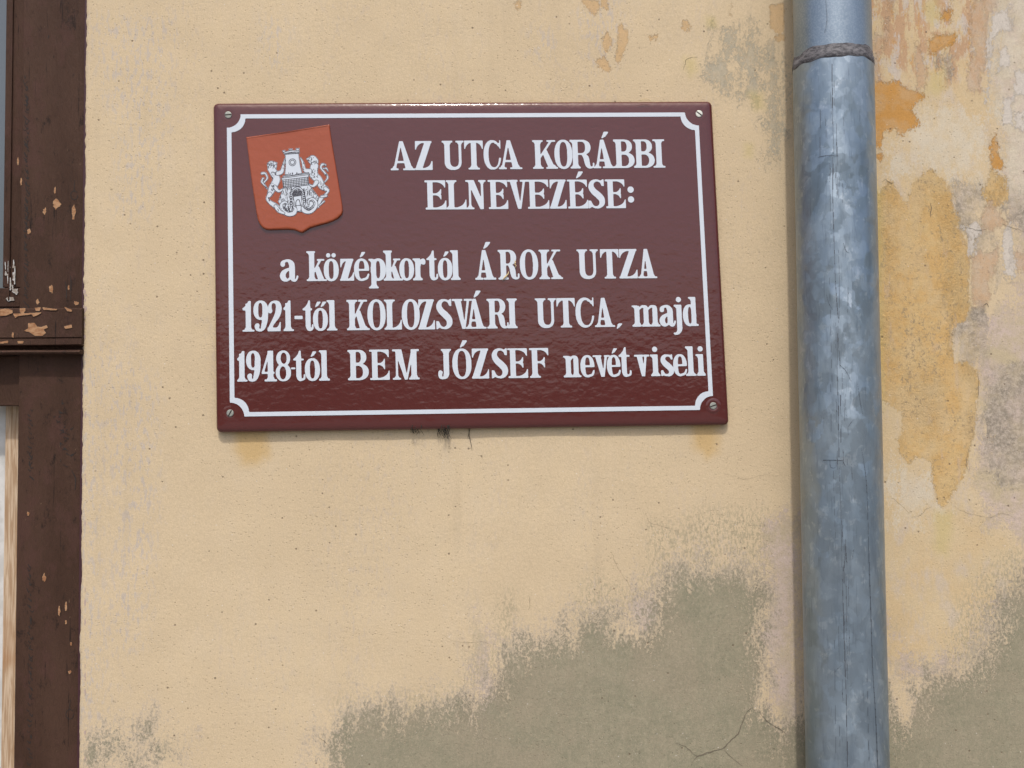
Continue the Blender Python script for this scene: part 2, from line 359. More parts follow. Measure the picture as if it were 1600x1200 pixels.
cream = w.mix(w.mr(w.noise(14, 5, 0.6), 0.35, 0.65), (0.565, 0.45, 0.285), (0.56, 0.425, 0.25))
cream = w.mix(w.mr(w.noise(38, 6, 0.65, w.pos((1, 1, 0.5), (3, 0, 1))), 0.5, 0.68), cream, (0.53, 0.44, 0.335))
col_ = w.mix(layer('cream', 60, 120, 22), peach, cream)
# faint bluish weathering
bl = w.math('MULTIPLY', w.mr(w.attr('m_blue'), -40, 15), w.mr(w.noise(200, 4, 0.7, w.pos((1, 1, 0.35))), 0.50, 0.60))
col_ = w.mix(w.math('MULTIPLY', bl, 0.62), col_, (0.45, 0.41, 0.385))
gen = w.math('MULTIPLY', w.mr(w.noise(6, 4, 0.6, w.pos((1.6, 1, 0.45))), 0.44, 0.62), w.mr(w.noise(200, 4, 0.7, w.pos((1, 1, 0.35))), 0.52, 0.62))
col_ = w.mix(w.math('MULTIPLY', gen, 0.35), col_, (0.46, 0.39, 0.33))
run = w.math('MULTIPLY', w.mr(w.noise(22, 4, 0.6, w.pos((1, 1, 0.045), (2, 0, 6))), 0.54, 0.68), w.mr(w.noise(4, 3, 0.5, w.pos((1, 1, 1), (6, 0, 6))), 0.42, 0.6))
col_ = w.mix(w.math('MULTIPLY', run, 0.32), col_, (0.44, 0.35, 0.235))
# lilac undercoat
pk = layer('pink', 150, 110, 12)
pinkc = w.mix(w.mr(w.noise(75, 6, 0.7), 0.4, 0.62), (0.52, 0.42, 0.37), (0.46, 0.375, 0.29))
pinkc = w.mix(w.mr(w.noise(20, 4, 0.6, w.pos((1, 1, 1), (5, 1, 0))), 0.42, 0.66), pinkc, (0.47, 0.39, 0.26))
col_ = w.mix(w.math('MULTIPLY', pk, 0.9), col_, pinkc)
# streaky flakes high on the right
stz = w.math('MULTIPLY', w.mr(w.attr('m_cream'), 0, 30), w.mr(w.n_out if False else w.noise(1, 0, 0.5), -1, 0))
geo = w.n('ShaderNodeNewGeometry'); sep = w.n('ShaderNodeSeparateXYZ'); w.t.links.new(geo.outputs['Position'], sep.inputs[0])
zt = float(on_plane(1450, 135)[2]); zt0 = float(on_plane(1450, 40)[2])
high = w.math('MULTIPLY', w.mr(w.math('ADD', sep.outputs[2], w.math('MULTIPLY', w.math('SUBTRACT', nm_, 0.5), 0.12)), zt-0.01, zt+0.02), w.mr(w.attr('m_cream'), 0, 20))
st = w.mr(w.noise(52, 7, 0.75, w.pos((1, 1, 0.30), (7, 0, 0))), 0.48, 0.53)
st2 = w.mr(w.noise(60, 6, 0.7, w.pos((1, 1, 0.35), (17, 0, 0))), 0.53, 0.58)
st3 = w.mr(w.noise(60, 6, 0.75, w.pos((1, 1, 0.45), (27, 0, 3))), 0.57, 0.62)
col_ = w.mix(w.math('MULTIPLY', high, w.math('MULTIPLY', st, 0.9)), col_, (0.47, 0.30, 0.18))
col_ = w.mix(w.math('MULTIPLY', high, w.math('MULTIPLY', st2, 0.8)), col_, (0.52, 0.46, 0.40))
col_ = w.mix(w.math('MULTIPLY', high, w.math('MULTIPLY', st3, 0.7)), col_, (0.50, 0.29, 0.11))
# damp haze, olive bare render
dm = w.mr(w.math('ADD', w.attr('m_damp'), w.math('MULTIPLY', w.math('SUBTRACT', nf, 0.5), 90)), -30, 20)
spk = w.mr(w.noise(330, 4, 0.75, w.pos((1, 1, 0.45))), 0.46, 0.58)
col_ = w.mix(w.math('MULTIPLY', dm, w.math('MULTIPLY', spk, 0.75)), col_, (0.34, 0.295, 0.20))
mo = layer('mould', 190, 120, 8, -3, 50)
col_ = w.mix(w.math('MULTIPLY', mo, w.mr(w.noise(70, 6, 0.7), 0.35, 0.6, 0.45, 0.85)), col_, (0.365, 0.335, 0.26))
ol1 = layer('olive', 270, 140, 12, -4, 60); ol2 = w.math('MULTIPLY', layer('olive', 130, 80, 34, 4), w.mr(nf, 0.44, 0.56, 0.62, 1.0))
ol = w.math('MAXIMUM', w.math('MULTIPLY', ol1, w.math('ADD', 0.55, w.math('MULTIPLY', ol2, 0.45))), w.math('MULTIPLY', w.math('MULTIPLY', ol2, ol2), 0.93))
olb = layer('olive', 340, 150, 14, 16, 110)
olive = w.mix(w.mr(w.noise(24, 5, 0.6), 0.35, 0.7), (0.285, 0.258, 0.178), (0.34, 0.292, 0.205))
olive = w.mix(w.mr(w.noise(95, 5, 0.65, w.pos((1, 1, 0.8), (4, 0, 4))), 0.45, 0.7), olive, (0.36, 0.315, 0.22))
col_ = w.mix(w.math('MULTIPLY', olb, 0.55), col_, (0.45, 0.38, 0.315))
olive = w.mix(w.mr(nf, 0.58, 0.68), olive, (0.40, 0.345, 0.26))
olive = w.mix(w.mr(nf, 0.42, 0.34), olive, (0.235, 0.215, 0.15))
olive = w.mix(w.mr(w.noise(420, 3, 0.7, w.pos((1, 1, 1), (7, 3, 1))), 0.62, 0.70), olive, (0.46, 0.40, 0.31))
olive = w.mix(w.mr(w.noise(360, 3, 0.7, w.pos((1, 1, 1), (1, 3, 7))), 0.64, 0.70), olive, (0.15, 0.13, 0.09))
olive = w.mix(w.math('MULTIPLY', w.mr(w.noise(7, 5, 0.65, w.pos((1, 1, 0.8), (3, 3, 3))), 0.48, 0.62), 0.5), olive, (0.36, 0.295, 0.21))
olive = w.mix(1.0, olive, (0.83, 0.865, 0.86), 'MULTIPLY')
col_ = w.mix(ol, col_, olive)
# peeled patches
pa = layer('pale', 150, 150, 14)
col_ = w.mix(w.math('MULTIPLY', pa, w.mr(w.noise(48, 7, 0.7, w.pos((1, 1, 0.6), (1, 0, 2))), 0.35, 0.6, 0.25, 0.85)), col_, (0.585, 0.52, 0.41))
gr = layer('grey', 90, 80, 7)
greyc = w.mix(w.mr(w.noise(130, 7, 0.8), 0.40, 0.58), (0.47, 0.40, 0.325), (0.27, 0.235, 0.185))
gr = w.math('MULTIPLY', gr, w.mr(w.noise(22, 6, 0.65, w.pos((1, 1, 0.8), (3, 0, 7))), 0.38, 0.60, 0.95, 0.35))
col_ = w.mix(gr, col_, greyc)
oc = layer('ochre', 34, 30, 1.2)
ochrec = w.mix(w.mr(w.noise(26, 6, 0.7), 0.38, 0.64), (0.54, 0.35, 0.145), (0.555, 0.40, 0.20))
ochrec = w.mix(w.mr(w.noise(120, 6, 0.75, w.pos((1, 1, 1), (9, 0, 2))), 0.56, 0.63), ochrec, (0.36, 0.27, 0.15))
ochrec = w.mix(w.math('MULTIPLY', w.mr(w.noise(60, 5, 0.7, w.pos((1, 1, 0.3), (2, 0, 9))), 0.56, 0.66), 0.7), ochrec, (0.50, 0.37, 0.24))
ochrec = w.mix(w.math('MULTIPLY', w.mr(w.noise(17, 6, 0.7, w.pos((1, 1, 0.5), (1, 0, 6))), 0.48, 0.62), 0.7), ochrec, (0.55, 0.41, 0.23))
ochrec = w.mix(w.math('MULTIPLY', w.mr(w.noise(150, 6, 0.8, w.pos((1, 1, 0.8), (5, 0, 6))), 0.53, 0.60), w.mr(w.noise(15, 4, 0.6, w.pos((1, 1, 0.6), (8, 0, 8))), 0.45, 0.6)), ochrec, (0.33, 0.25, 0.15))
col_ = w.mix(oc, col_, ochrec)
orr = layer('orange', 46, 34, 1.3)
orc = w.mix(w.mr(w.noise(36, 5, 0.65), 0.4, 0.65), (0.50, 0.265, 0.08), (0.50, 0.315, 0.15))
col_ = w.mix(orr, col_, orc)
du = layer('dust', 60, 50, 2)
col_ = w.mix(w.math('MULTIPLY', du, 0.8), col_, w.mix(w.mr(w.noise(60, 5, 0.7), 0.4, 0.6), (0.49, 0.33, 0.205), (0.49, 0.375, 0.27)))
tn = layer('tan', 24, 18, 1.2)
col_ = w.mix(w.math('MULTIPLY', tn, 0.85), col_, w.mix(w.noise(90, 4), (0.56, 0.36, 0.17), (0.50, 0.36, 0.21)))
wh = layer('white', 40, 36, 1.2)
col_ = w.mix(w.math('MULTIPLY', wh, 0.9), col_, (0.56, 0.51, 0.45))
ye = layer('yel', 16, 16, 9)
col_ = w.mix(w.math('MULTIPLY', ye, 0.5), col_, (0.50, 0.41, 0.17))
ru = layer('rust', 8, 22, 12)
col_ = w.mix(w.math('MULTIPLY', ru, 0.6), col_, (0.52, 0.335, 0.115))
# pits and specks
vo = w.n('ShaderNodeTexVoronoi'); vo.inputs['Scale'].default_value = 120; w.t.links.new(w.noise(3, 2, 0.5, p1, color=True), vo.inputs['Vector']) if False else w.t.links.new(p1, vo.inputs['Vector'])
sepc = w.n('ShaderNodeSeparateColor'); w.t.links.new(vo.outputs['Color'], sepc.inputs[0])
pit = w.math('MULTIPLY', w.mr(vo.outputs['Distance'], 0.20, 0.10), w.mr(w.math('ADD', sepc.outputs[0], w.math('MULTIPLY', nl, 0.6)), 1.22, 1.27))
vo2 = w.n('ShaderNodeTexVoronoi'); vo2.inputs['Scale'].default_value = 330; w.t.links.new(p1, vo2.inputs['Vector'])
sep2 = w.n('ShaderNodeSeparateColor'); w.t.links.new(vo2.outputs['Color'], sep2.inputs[0])
pit2 = w.math('MULTIPLY', w.mr(vo2.outputs['Distance'], 0.40, 0.15), w.mr(w.math('ADD', sep2.outputs[1], w.math('MULTIPLY', npl, 0.35)), 1.05, 1.12))
col_ = w.mix(w.math('MULTIPLY', pit, 0.75), col_, (0.16, 0.12, 0.08))
col_ = w.mix(w.math('MULTIPLY', pit2, 0.28), col_, (0.24, 0.18, 0.12))
wsp = w.math('MULTIPLY', w.mr(vo2.outputs['Distance'], 0.30, 0.12), w.mr(sep2.outputs[2], 0.985, 0.995))
col_ = w.mix(w.math('MULTIPLY', wsp, 0.7), col_, (0.7, 0.66, 0.6))
fine = w.mr(ngrain, 0.3, 0.7, 0.90, 1.07, False)
col_ = w.mix(1.0, col_, w.n('ShaderNodeCombineColor').outputs[0], 'MULTIPLY') if False else col_
vm = w.n('ShaderNodeVectorMath', operation='SCALE'); w.t.links.new(col_, vm.inputs[0]); w.t.links.new(fine, vm.inputs['Scale']); col_ = vm.outputs[0]
# relief: paint skin thickness + trowelled grain
hgt = w.math('MULTIPLY', ol, -0.35)
for m_, k in ((gr, -1.3), (oc, -2.2), (orr, -1.8), (tn, -1.0), (wh, 1.3), (du, -0.8), (pk, -0.7), (mo, -0.5), (pit, -0.8), (pit2, -0.5)):
    hgt = w.math('ADD', hgt, w.math('MULTIPLY', m_, k))
rough_g = w.math('ADD', w.math('MULTIPLY', w.noise(170, 5, 0.62, w.pos((1, 1, 1.15))), 0.85), w.math('MULTIPLY', ngrain, 0.35))
rough_g = w.math('ADD', rough_g, w.math('MULTIPLY', npl, w.math('ADD', 0.5, w.math('MULTIPLY', w.math('MAXIMUM', gr, w.math('MAXIMUM', oc, pk)), 1.0))))
rough_g = w.math('ADD', rough_g, w.math('MULTIPLY', w.noise(120, 7, 0.8, w.pos((1, 1, 0.9), (3, 0, 8))), w.math('MULTIPLY', w.math('MAXIMUM', oc, w.math('MULTIPLY', gr, 0.8)), w.mr(w.noise(10, 3, 0.5, w.pos((1.6, 1, 0.5), (0, 0, 4))), 0.40, 0.60, 0.6, 5.5))))
hgt = w.math('ADD', hgt, rough_g)
mat_wall = w.fin(Base_Color=col_, Roughness=0.93, Normal=w.bump(hgt, 0.0010, 0.55)); w.b.inputs['Specular IOR Level'].default_value = 0.15
me.materials.append(mat_wall)
wall = bpy.data.objects.new('plaster_wall', me); C.objects.link(wall)
tag(wall, 'weathered peach plaster wall with damp olive patches and peeling ochre paint', 'wall')

# cracks: dark fissures in the render (part of the wall)
cr = NB('crack_dark'); mat_crack = cr.fin(Base_Color=(0.15, 0.125, 0.09), Roughness=1.0)
CR = [([(1080, 1196), (1089, 1182), (1113, 1174), (1131, 1168), (1142, 1156), (1155, 1144), (1160, 1128), (1168, 1112), (1176, 1105)], 1.35),
      ([(1186, 1112), (1196, 1124), (1208, 1134), (1218, 1139), (1229, 1147)], 1.3), ([(1054, 1160), (1066, 1164), (1075, 1170), (1089, 1181), (1113, 1175)], 0.75),
      ([(1131, 1172), (1146, 1186), (1160, 1197)], 0.6), ([(1007, 799), (1012, 810), (1019, 818), (1040, 824), (1064, 831)], 0.25), ([(956, 862), (962, 880), (972, 898), (982, 912), (987, 924)], 0.32),
      ([(1391, 776), (1400, 782), (1405, 787), (1421, 803)], 0.28), ([(1424, 808), (1438, 805), (1448, 795), (1457, 792)], 0.3), ([(1490, 790), (1500, 797), (1517, 803), (1545, 808), (1560, 803), (1572, 803), (1586, 812)], 0.35),
      ([(1496, 358), (1508, 356), (1517, 357), (1528, 360), (1540, 358)], 0.55), ([(1566, 350), (1578, 355), (1590, 358), (1604, 364)], 0.6),
      ([(1128, 739), (1148, 744), (1168, 749), (1190, 742), (1216, 744)], 0.22), ([(1068, 108), (1071, 98), (1073, 92), (1090, 89)], 0.5), ([(1378, 285), (1384, 280), (1392, 286), (1398, 284)], 0.5),
      ([(1536, 478), (1542, 475), (1545, 480)], 1.4), ([(690, 990), (705, 1000), (730, 1004), (756, 1002), (770, 1012)], 0.22), ([(498, 1152), (508, 1160), (518, 1172)], 0.5),
      ([(1454, 318), (1455, 330), (1453, 340)], 0.9), ([(826, 930), (828, 940), (826, 952)], 0.35), ([(1480, 318), (1482, 325)], 0.5), ([(1528, 580), (1529, 600), (1527, 640)], 0.45), ([(1514, 700), (1510, 716), (1511, 734)], 0.45)]
bm = bmesh.new()
def wall_y(x, z): return 0.0016*mnoise.noise(Vector((x*5, 0.3, z*4)))+0.0007*mnoise.noise(Vector((x*26, 4.3, z*22)))
for pts, wd in CR:
    s = spline([(*p, wd) for p in pts], 5); prev = None; L = len(s)
    for i, q in enumerate(s):
        a0 = s[max(i-1, 0)]; b0 = s[min(i+1, L-1)]; tx, ty = b0[0]-a0[0], b0[1]-a0[1]; l = math.hypot(tx, ty) or 1
        jx, jy = random.uniform(-.8, .8), random.uniform(-.8, .8); ww = wd*(0.35+random.random()*0.9)*math.sin(math.pi*(i+0.7)/(L+0.6))**0.5
        pr = []
        for sg in (-1, 1):
            P = on_plane(q[0]+jx-sg*ty/l*ww*0.6, q[1]+jy+sg*tx/l*ww*0.6); pr.append(bm.verts.new((P[0], wall_y(P[0], P[2])-0.0004, P[2])))
        if prev: bm.faces.new((prev[0], prev[1], pr[1], pr[0]))
        prev = pr
o = obj_bm('crack', bm, mat_crack, wall)
fix_normals(o)

# ------------------------------------------------------------------ window (left edge of the picture)
wd = NB('old_brown_paint')
wn1 = wd.noise(18, 5, 0.6, wd.pos((1, 1, 0.25))); wn2 = wd.noise(300, 5, 0.7, wd.pos((1, 1, 0.12)))
wc = wd.mix(wd.mr(wn1, 0.3, 0.7), (0.050, 0.0255, 0.0165), (0.068, 0.036, 0.024))
wc = wd.mix(wd.mr(wd.noise(70, 6, 0.8, wd.pos((1, 1, 0.5))), 0.56, 0.68), wc, (0.026, 0.015, 0.011))
wc = wd.mix(wd.math('MULTIPLY', wd.mr(wd.noise(260, 5, 0.7, wd.pos((1, 1, 0.035), (2, 0, 0))), 0.60, 0.66), wd.mr(wd.noise(9, 3), 0.4, 0.6)), wc, (0.016, 0.010, 0.008))
wc = wd.mix(wd.math('MULTIPLY', wd.mr(wd.noise(34, 6, 0.7, wd.pos((1, 1, 0.6), (5, 0, 2))), 0.5, 0.62), 0.6), wc, (0.075, 0.036, 0.028))
wc = wd.mix(wd.mr(wd.noise(160, 6, 0.8, wd.pos((1, 1, 0.3), (4, 0, 0))), 0.66, 0.70), wc, (0.20, 0.13, 0.08))
mat_wood = wd.fin(Base_Color=wc, Roughness=0.62, Normal=wd.bump(wd.math('ADD', wn2, wd.math('MULTIPLY', wd.noise(60, 6, 0.75, wd.pos((1, 1, 0.4))), 2.2)), 0.0012, 0.9)); wd.b.inputs['Specular IOR Level'].default_value = 0.16
bw = NB('bare_wood'); gvec = bw.pos((1, 1, 0.06))
gn = bw.noise(330, 4, 0.6, gvec, 0.4); bc = bw.mix(bw.mr(gn, 0.35, 0.65), (0.36, 0.23, 0.13), (0.58, 0.45, 0.32))
bc = bw.mix(bw.mr(bw.noise(6, 3, 0.5), 0.52, 0.72), bc, (0.34, 0.17, 0.07)); mat_bare = bw.fin(Base_Color=bc, Roughness=0.7, Normal=bw.bump(gn, 0.0006))
ch = NB('chipped_wood'); cc = ch.mix(ch.mr(ch.noise(240, 4, 0.7, ch.pos((0.4, 1, 1))), 0.35, 0.65), (0.25, 0.11, 0.045), (0.40, 0.23, 0.12)); mat_chip = ch.fin(Base_Color=cc, Roughness=0.85, Normal=ch.bump(ch.noise(300), 0.0005))
sc_ = NB('scraped_putty'); mat_putty = sc_.fin(Base_Color=sc_.mix(sc_.mr(sc_.noise(200, 4), 0.4, 0.6), (0.5, 0.5, 0.49), (0.28, 0.24, 0.2)), Roughness=0.8)
cb = NB('lilac_crumb'); mat_crumb = cb.fin(Base_Color=(0.42, 0.32, 0.28), Roughness=0.95)
dk = NB('scratch_and_shade_dark'); mat_dark = dk.fin(Base_Color=(0.018, 0.013, 0.011), Roughness=0.8)
wp = NB('white_paint'); mat_white = wp.fin(Base_Color=wp.mix(wp.mr(wp.noise(30, 4, 0.6), 0.4, 0.6), (0.62, 0.62, 0.61), (0.50, 0.50, 0.48)), Roughness=0.5)
gl = NB('window_glass'); gl.b.inputs['Transmission Weight'].default_value = 0.0
mat_glass = gl.fin(Base_Color=gl.mix(gl.noise(4, 3), (0.05, 0.06, 0.07), (0.10, 0.12, 0.13)), Roughness=0.06); gl.b.inputs['IOR'].default_value = 1.9
WB = (XF-0.575, 0.0, ZB)
win = thing('wooden_window', 'tall old brown painted wooden window with chipped paint, at the left edge', 'window', WB)
def wx(u, v=600, y=0.0): return float(on_plane(u, v, y)[0])
def wz(v, u=65, y=0.0): return float(on_plane(u, v, y)[2])
def wpart(name, bm, m, parent=win):
    o = obj_bm(name, bm, m, None)
    shift(o, WB); o.parent = parent; return o
FY = 0.006                                # face of the frame, just behind the plaster
jx0 = wx(37, 250, FY); jx0b = wx(25, 900, FY)
e = 0.0006
cxm = (WL+XF)/2
bm = bmesh.new()                          # outer frame: two jambs, head, sill
box(bm, jx0b, XF+0.004, FY, 0.11, ZB+0.05, ZT-0.08, 0.0015)
box(bm, WL-0.004, 2*cxm-jx0b, FY, 0.11, ZB+0.05, ZT-0.08, 0.0015)
box(bm, WL-0.004, XF+0.004, FY, 0.11, ZT-0.0795, ZT+0.004, 0.0015)
frame = wpart('frame', bm, mat_wood)
bm = bmesh.new(); box(bm, WL-0.03, XF+0.03, -0.045, 0.12, ZB-0.03, ZB+0.0495, 0.004); sill = wpart('sill', bm, mat_wood)
# transom rail + rounded drip moulding (profile swept along X)
zr0, zr1 = wz(482, 65, 0), wz(529, 65, 0); zm1 = wz(551, 65, -0.02)
zA, zB, zC = wz(539.5, 65, -0.008), wz(547.5, 65, -0.008), wz(553, 65, -0.012)
prof = [(0.05, zr0), (-0.004, zr0), (-0.0075, zr0-0.002), (-0.008, zr1+0.001), (-0.0062, zr1+0.0003), (-0.0062, zr1-0.0007), (-0.0078, zr1-0.0015), (-0.0078, zA+0.001), (-0.006, zA),
        (0.001, zA-0.001), (0.003, (zA+zB)/2), (0.0, zB+0.0012), (-0.006, zB+0.0004), (-0.011, zB), (-0.0130, zB-0.0012), (-0.0135, (zB+zC)/2), (-0.0125, zC+0.0008), (-0.010, zC), (0.05, zC)]
zm1 = zC
def sweep(prof, xa, xb, seg=40, jit=0.0004):
    bm = bmesh.new(); rows = []
    for k in range(seg+1):
        x = xa+(xb-xa)*k/seg; rows.append([bm.verts.new((x, y+jit*mnoise.noise(Vector((x*30, y*200, z*60))), z+jit*2*mnoise.noise(Vector((x*14, 3, z*40))))) for y, z in prof])
    for p, q in zip(rows[:-1], rows[1:]):
        for i in range(len(prof)-1): bm.faces.new((p[i], p[i+1], q[i+1], q[i]))
    bm.faces.new(rows[0]); bm.faces.new(rows[-1][::-1]); return bm
transom = wpart('transom', sweep(prof, WL+0.003, XF-0.0005, 120), mat_wood)
# upper sashes (two leaves), lower sashes
def sash(zb, zt_, m_st, y, u_edge, name='sash', rail=0.0, mh=None, tr=0.05):
    """a pair of leaves between the jambs; stiles m_st wide"""
    for sgn in (1, -1):
        bm = bmesh.new()
        xr = u_edge if sgn == 1 else 2*cxm-u_edge; xin = cxm
        a, b = (xin+0.001, xr) if sgn == 1 else (xr, xin-0.001)
        box(bm, b-m_st if sgn == 1 else b-0.045, b, y, y+0.035, zb+rail+e, zt_-tr-e, 0.0012)
        box(bm, a, a+0.045 if sgn == 1 else a+m_st, y, y+0.035, zb+rail+e, zt_-tr-e, 0.0012)
        box(bm, a, b, y-0.0007, y+0.035, zb, zb+rail, 0.0012); box(bm, a, b, y-0.0007, y+0.035, zt_-tr, zt_, 0.0012)
        s = wpart(name, bm, mh or mat_wood)
        bm = bmesh.new(); gs = m_st if sgn == 1 else 0.045
        box(bm, a+(0.043 if sgn == 1 else m_st-0.002), b-(m_st-0.002 if sgn == 1 else 0.043), y+0.014, y+0.018, zb+rail-0.002, zt_-tr+0.002)
        gp = wpart('glass_pane', bm, mat_glass if mh is None else mat_white, s)
ys = 0.022
ue = wx(36, 200, ys)
sash(wz(480, 15, ys), ZT-0.079, ue-wx(7, 200, ys), ys, ue, rail=wz(450, 15, ys)-wz(480, 15, ys))
# lower panel rail below the transom, then the bare wood leaf
bm = bmesh.new(); box(bm, 2*cxm-jx0b+0.0003, jx0b-0.0003, 0.012, 0.0392, wz(634, 12, 0.012), zm1-0.0005, 0.001); wpart('lower_rail', bm, mat_wood)
yl = 0.040
sash(ZB+0.0505, wz(634, 12, 0.012)+0.03, jx0b-0.001-wx(5, 900, yl), yl, jx0b-0.001, rail=0.06, mh=mat_bare, tr=0.02)
# thin bead on the upper stile
bm = bmesh.new(); box(bm, wx(17, 200, ys), wx(19.5, 200, ys), ys-0.003, ys-0.0005, wz(470, 15, ys), ZT-0.14, 0.0008); wpart('bead', bm, mat_wood)
# weathered chips, scrapes and splits lying in the paint
def P_fr(yy):
    def f(u, v, h):
        p = on_plane(u, v, yy-h); return (p[0], p[1], p[2])
    return f
def blob(cx_, cy_, rx, ry, n=17, j=0.42):
    return [(cx_+rx*math.cos(t)*(1+random.uniform(-j, j)), cy_+ry*math.sin(t)*(1+random.uniform(-j, j))) for t in np.linspace(0, 2*math.pi, n, endpoint=False)]
chips = [('+', ('P', blob(*c))) for c in [(89, 319, 6, 7), (70, 330, 3, 5), (115, 331, 3, 13), (86, 297, 1.5, 6), (28, 251, 1.5, 7), (45, 362, 2.5, 4), (33, 284, 1.4, 6),
         (80, 452, 3.5, 6), (107, 450, 1.6, 4), (59, 472, 2.6, 4), (118, 473, 2.5, 2.5), (120, 474, 3, 3)]]
chips += [('+', ('P', blob(*c))) for c in [(69, 903, 2.5, 7), (92, 956, 2, 8), (103, 948, 2, 7), (103, 972, 1.6, 3), (111, 1006, 1.6, 3), (109, 1050, 2, 3), (44, 803, 2, 3)]]
def rr(nm, shapes, bbox, yy, h0, h1, m, parent, res=0.5, sg=0.8):
    if nm == 'bare_patch':                # dark rim, shade drawn round each bare patch for relief
        xs, ys_, X_, Y_ = grid(*bbox, res); A_ = np.zeros(X_.shape)
        for _, s_ in shapes: A_[mask(X_, Y_, s_)] = 1
        A_ = blur(A_, 2.2)+rng.normal(0, 1, X_.shape)*0.0; A_ += 0.10*(blur(rng.random(X_.shape), 2.0)-0.5)*6*(A_ > 0.02)
        v_, f_ = [], []; contour(A_, xs, ys_, P_fr(yy), v_, f_, h0*0.55, h1, 0.27); o_ = obj('rim_shade', v_, f_, mat_dark); shift(o_, WB); fix_normals(o_); o_.parent = parent
    o = raster(nm, shapes, bbox, res, P_fr(yy), h0, h1, m, None, sg, WB); o.parent = parent; return o
rr('bare_patch', chips, (20, 240, 134, 1080), FY, 0.0004, 0.0, mat_chip, frame)
ch2 = [('+', ('P', p)) for p in ([(0, 483), (12, 482), (20, 485), (20, 489), (10, 493), (0, 494)], [(31, 482), (40, 481), (40, 486), (36, 490), (31, 488)], [(20, 490), (45, 489), (66, 488), (58, 493), (52, 495), (50, 491), (28, 494), (24, 497)],
        [(54, 481), (64, 480), (62, 486), (56, 486)], [(66, 480), (90, 483), (88, 485), (68, 484)], [(100, 479), (112, 484), (113, 487), (105, 486)], [(44, 505), (54, 504), (58, 510), (64, 511), (73, 508), (75, 512), (68, 515), (72, 520), (66, 525), (55, 525), (46, 519), (37, 517), (44, 513)],
        [(100, 510), (112, 507), (113, 512), (102, 514)], [(19, 519), (22, 520), (21, 528), (18, 526)])]
rr('bare_patch', ch2, (-4, 476, 134, 530), -0.008, 0.0006, -0.0004, mat_chip, transom)
rr('bare_patch', [('+', ('P', [(0, 534), (13, 532), (12, 536), (0, 537)])), ('+', ('P', [(27, 533), (37, 533), (36, 537), (28, 537)]))], (-4, 531, 60, 543), -0.0078, 0.0006, -0.002, mat_chip, transom)
scr = []
for a_, b_ in ((118, 480), (640, 745), (882, 1200)):
    v = a_
    while v < b_:
        x = (40 if v < 500 else 47)-(v-800)*0.002+random.uniform(-2, 3)
        scr.append(('+', ('S', [(x-random.uniform(1, 3.5), v, random.uniform(.3, .8)), (x+random.uniform(-1, 3), v+random.uniform(2, 7), random.uniform(.3, 1.0)), (x+random.uniform(0, 4), v+random.uniform(-1, 3), .3)])))
        v += random.uniform(3, 8) if v < 500 else random.uniform(5, 11)
for _ in range(26):
    x, v = random.gauss(97, 9), random.gauss(672, 22)
    scr.append(('+', ('S', [(x, v, .3), (x+random.uniform(-5, 5), v+random.uniform(-3, 3), random.uniform(.3, .9)), (x+random.uniform(-7, 7), v+random.uniform(-5, 5), .3)])))
for (x, v, r) in ((116, 305, 5.5), (109, 1116, 6)):
    scr.append(('+', ('S', [(x+r*math.cos(t), v+r*1.25*math.sin(t), 0.5) for t in np.linspace(0, 5.6, 10)]))); scr.append(('+', ('S', [(x+1, v-r-18, .3), (x, v-r-8, .6), (x, v-r, .3)])))
scr += [('+', ('S', [(112, 735, .4), (118, 748, .8), (117, 765, .5)])), ('+', ('S', [(104, 470, .3), (104, 452, .7), (102, 440, .3)])), ('+', ('S', [(75, 60, .5), (76, 56, .8)])), ('+', ('S', [(110, 470, .3), (111, 445, .7), (110, 430, .3)]))]
rr('scrape_mark', [('+', sh) for _, sh in scr], (24, 40, 134, 1200), FY, 0.00035, 0.0, mat_dark, frame, 0.45, 0.6)
put = []
for _ in range(16):
    x, v = random.uniform(6, 26), random.uniform(405, 462); put.append(('+', ('S', [(x, v, .8), (x+random.uniform(-1.5, 1.5), v+random.uniform(5, 16), random.uniform(.5, 1.6))])))
put += [('+', ('P', blob(16, 467, 7, 3.5))), ('+', ('P', blob(24, 455, 4, 5)))]
rr('plaster_crumb', [('+', ('P', blob(random.uniform(130, 135), random.uniform(455, 545), random.uniform(.8, 2.2), random.uniform(1.5, 5)))) for _ in range(16)]+[('+', ('P', blob(133, random.uniform(560, 1190), random.uniform(.5, 1.2), random.uniform(1.5, 6)))) for _ in range(22)], (120, 440, 136, 1200), FY-0.0045, 0.0012, -0.003, mat_crumb, frame, 0.45, 0.7)
rr('putty_flake', put, (0, 400, 32, 476), ys-0.0007, 0.0012, 0.0, mat_putty, win, 0.45, 0.8)
# painted rim of the frame, a plum line against the plaster
pl = NB('plum_paint'); mat_plum = pl.fin(Base_Color=(0.045, 0.012, 0.018), Roughness=0.5)
bm = bmesh.new(); box(bm, XF-0.0045, XF-0.0004, FY-0.004, FY-0.0002, ZB+0.06, ZT-0.09, 0.0008); wpart('edge_strip', bm, mat_plum, frame)

# ------------------------------------------------------------------ downpipe
PYc, PR = -0.058, 0.0484
pcx = float(on_plane(1312.0, 640, PYc)[0])
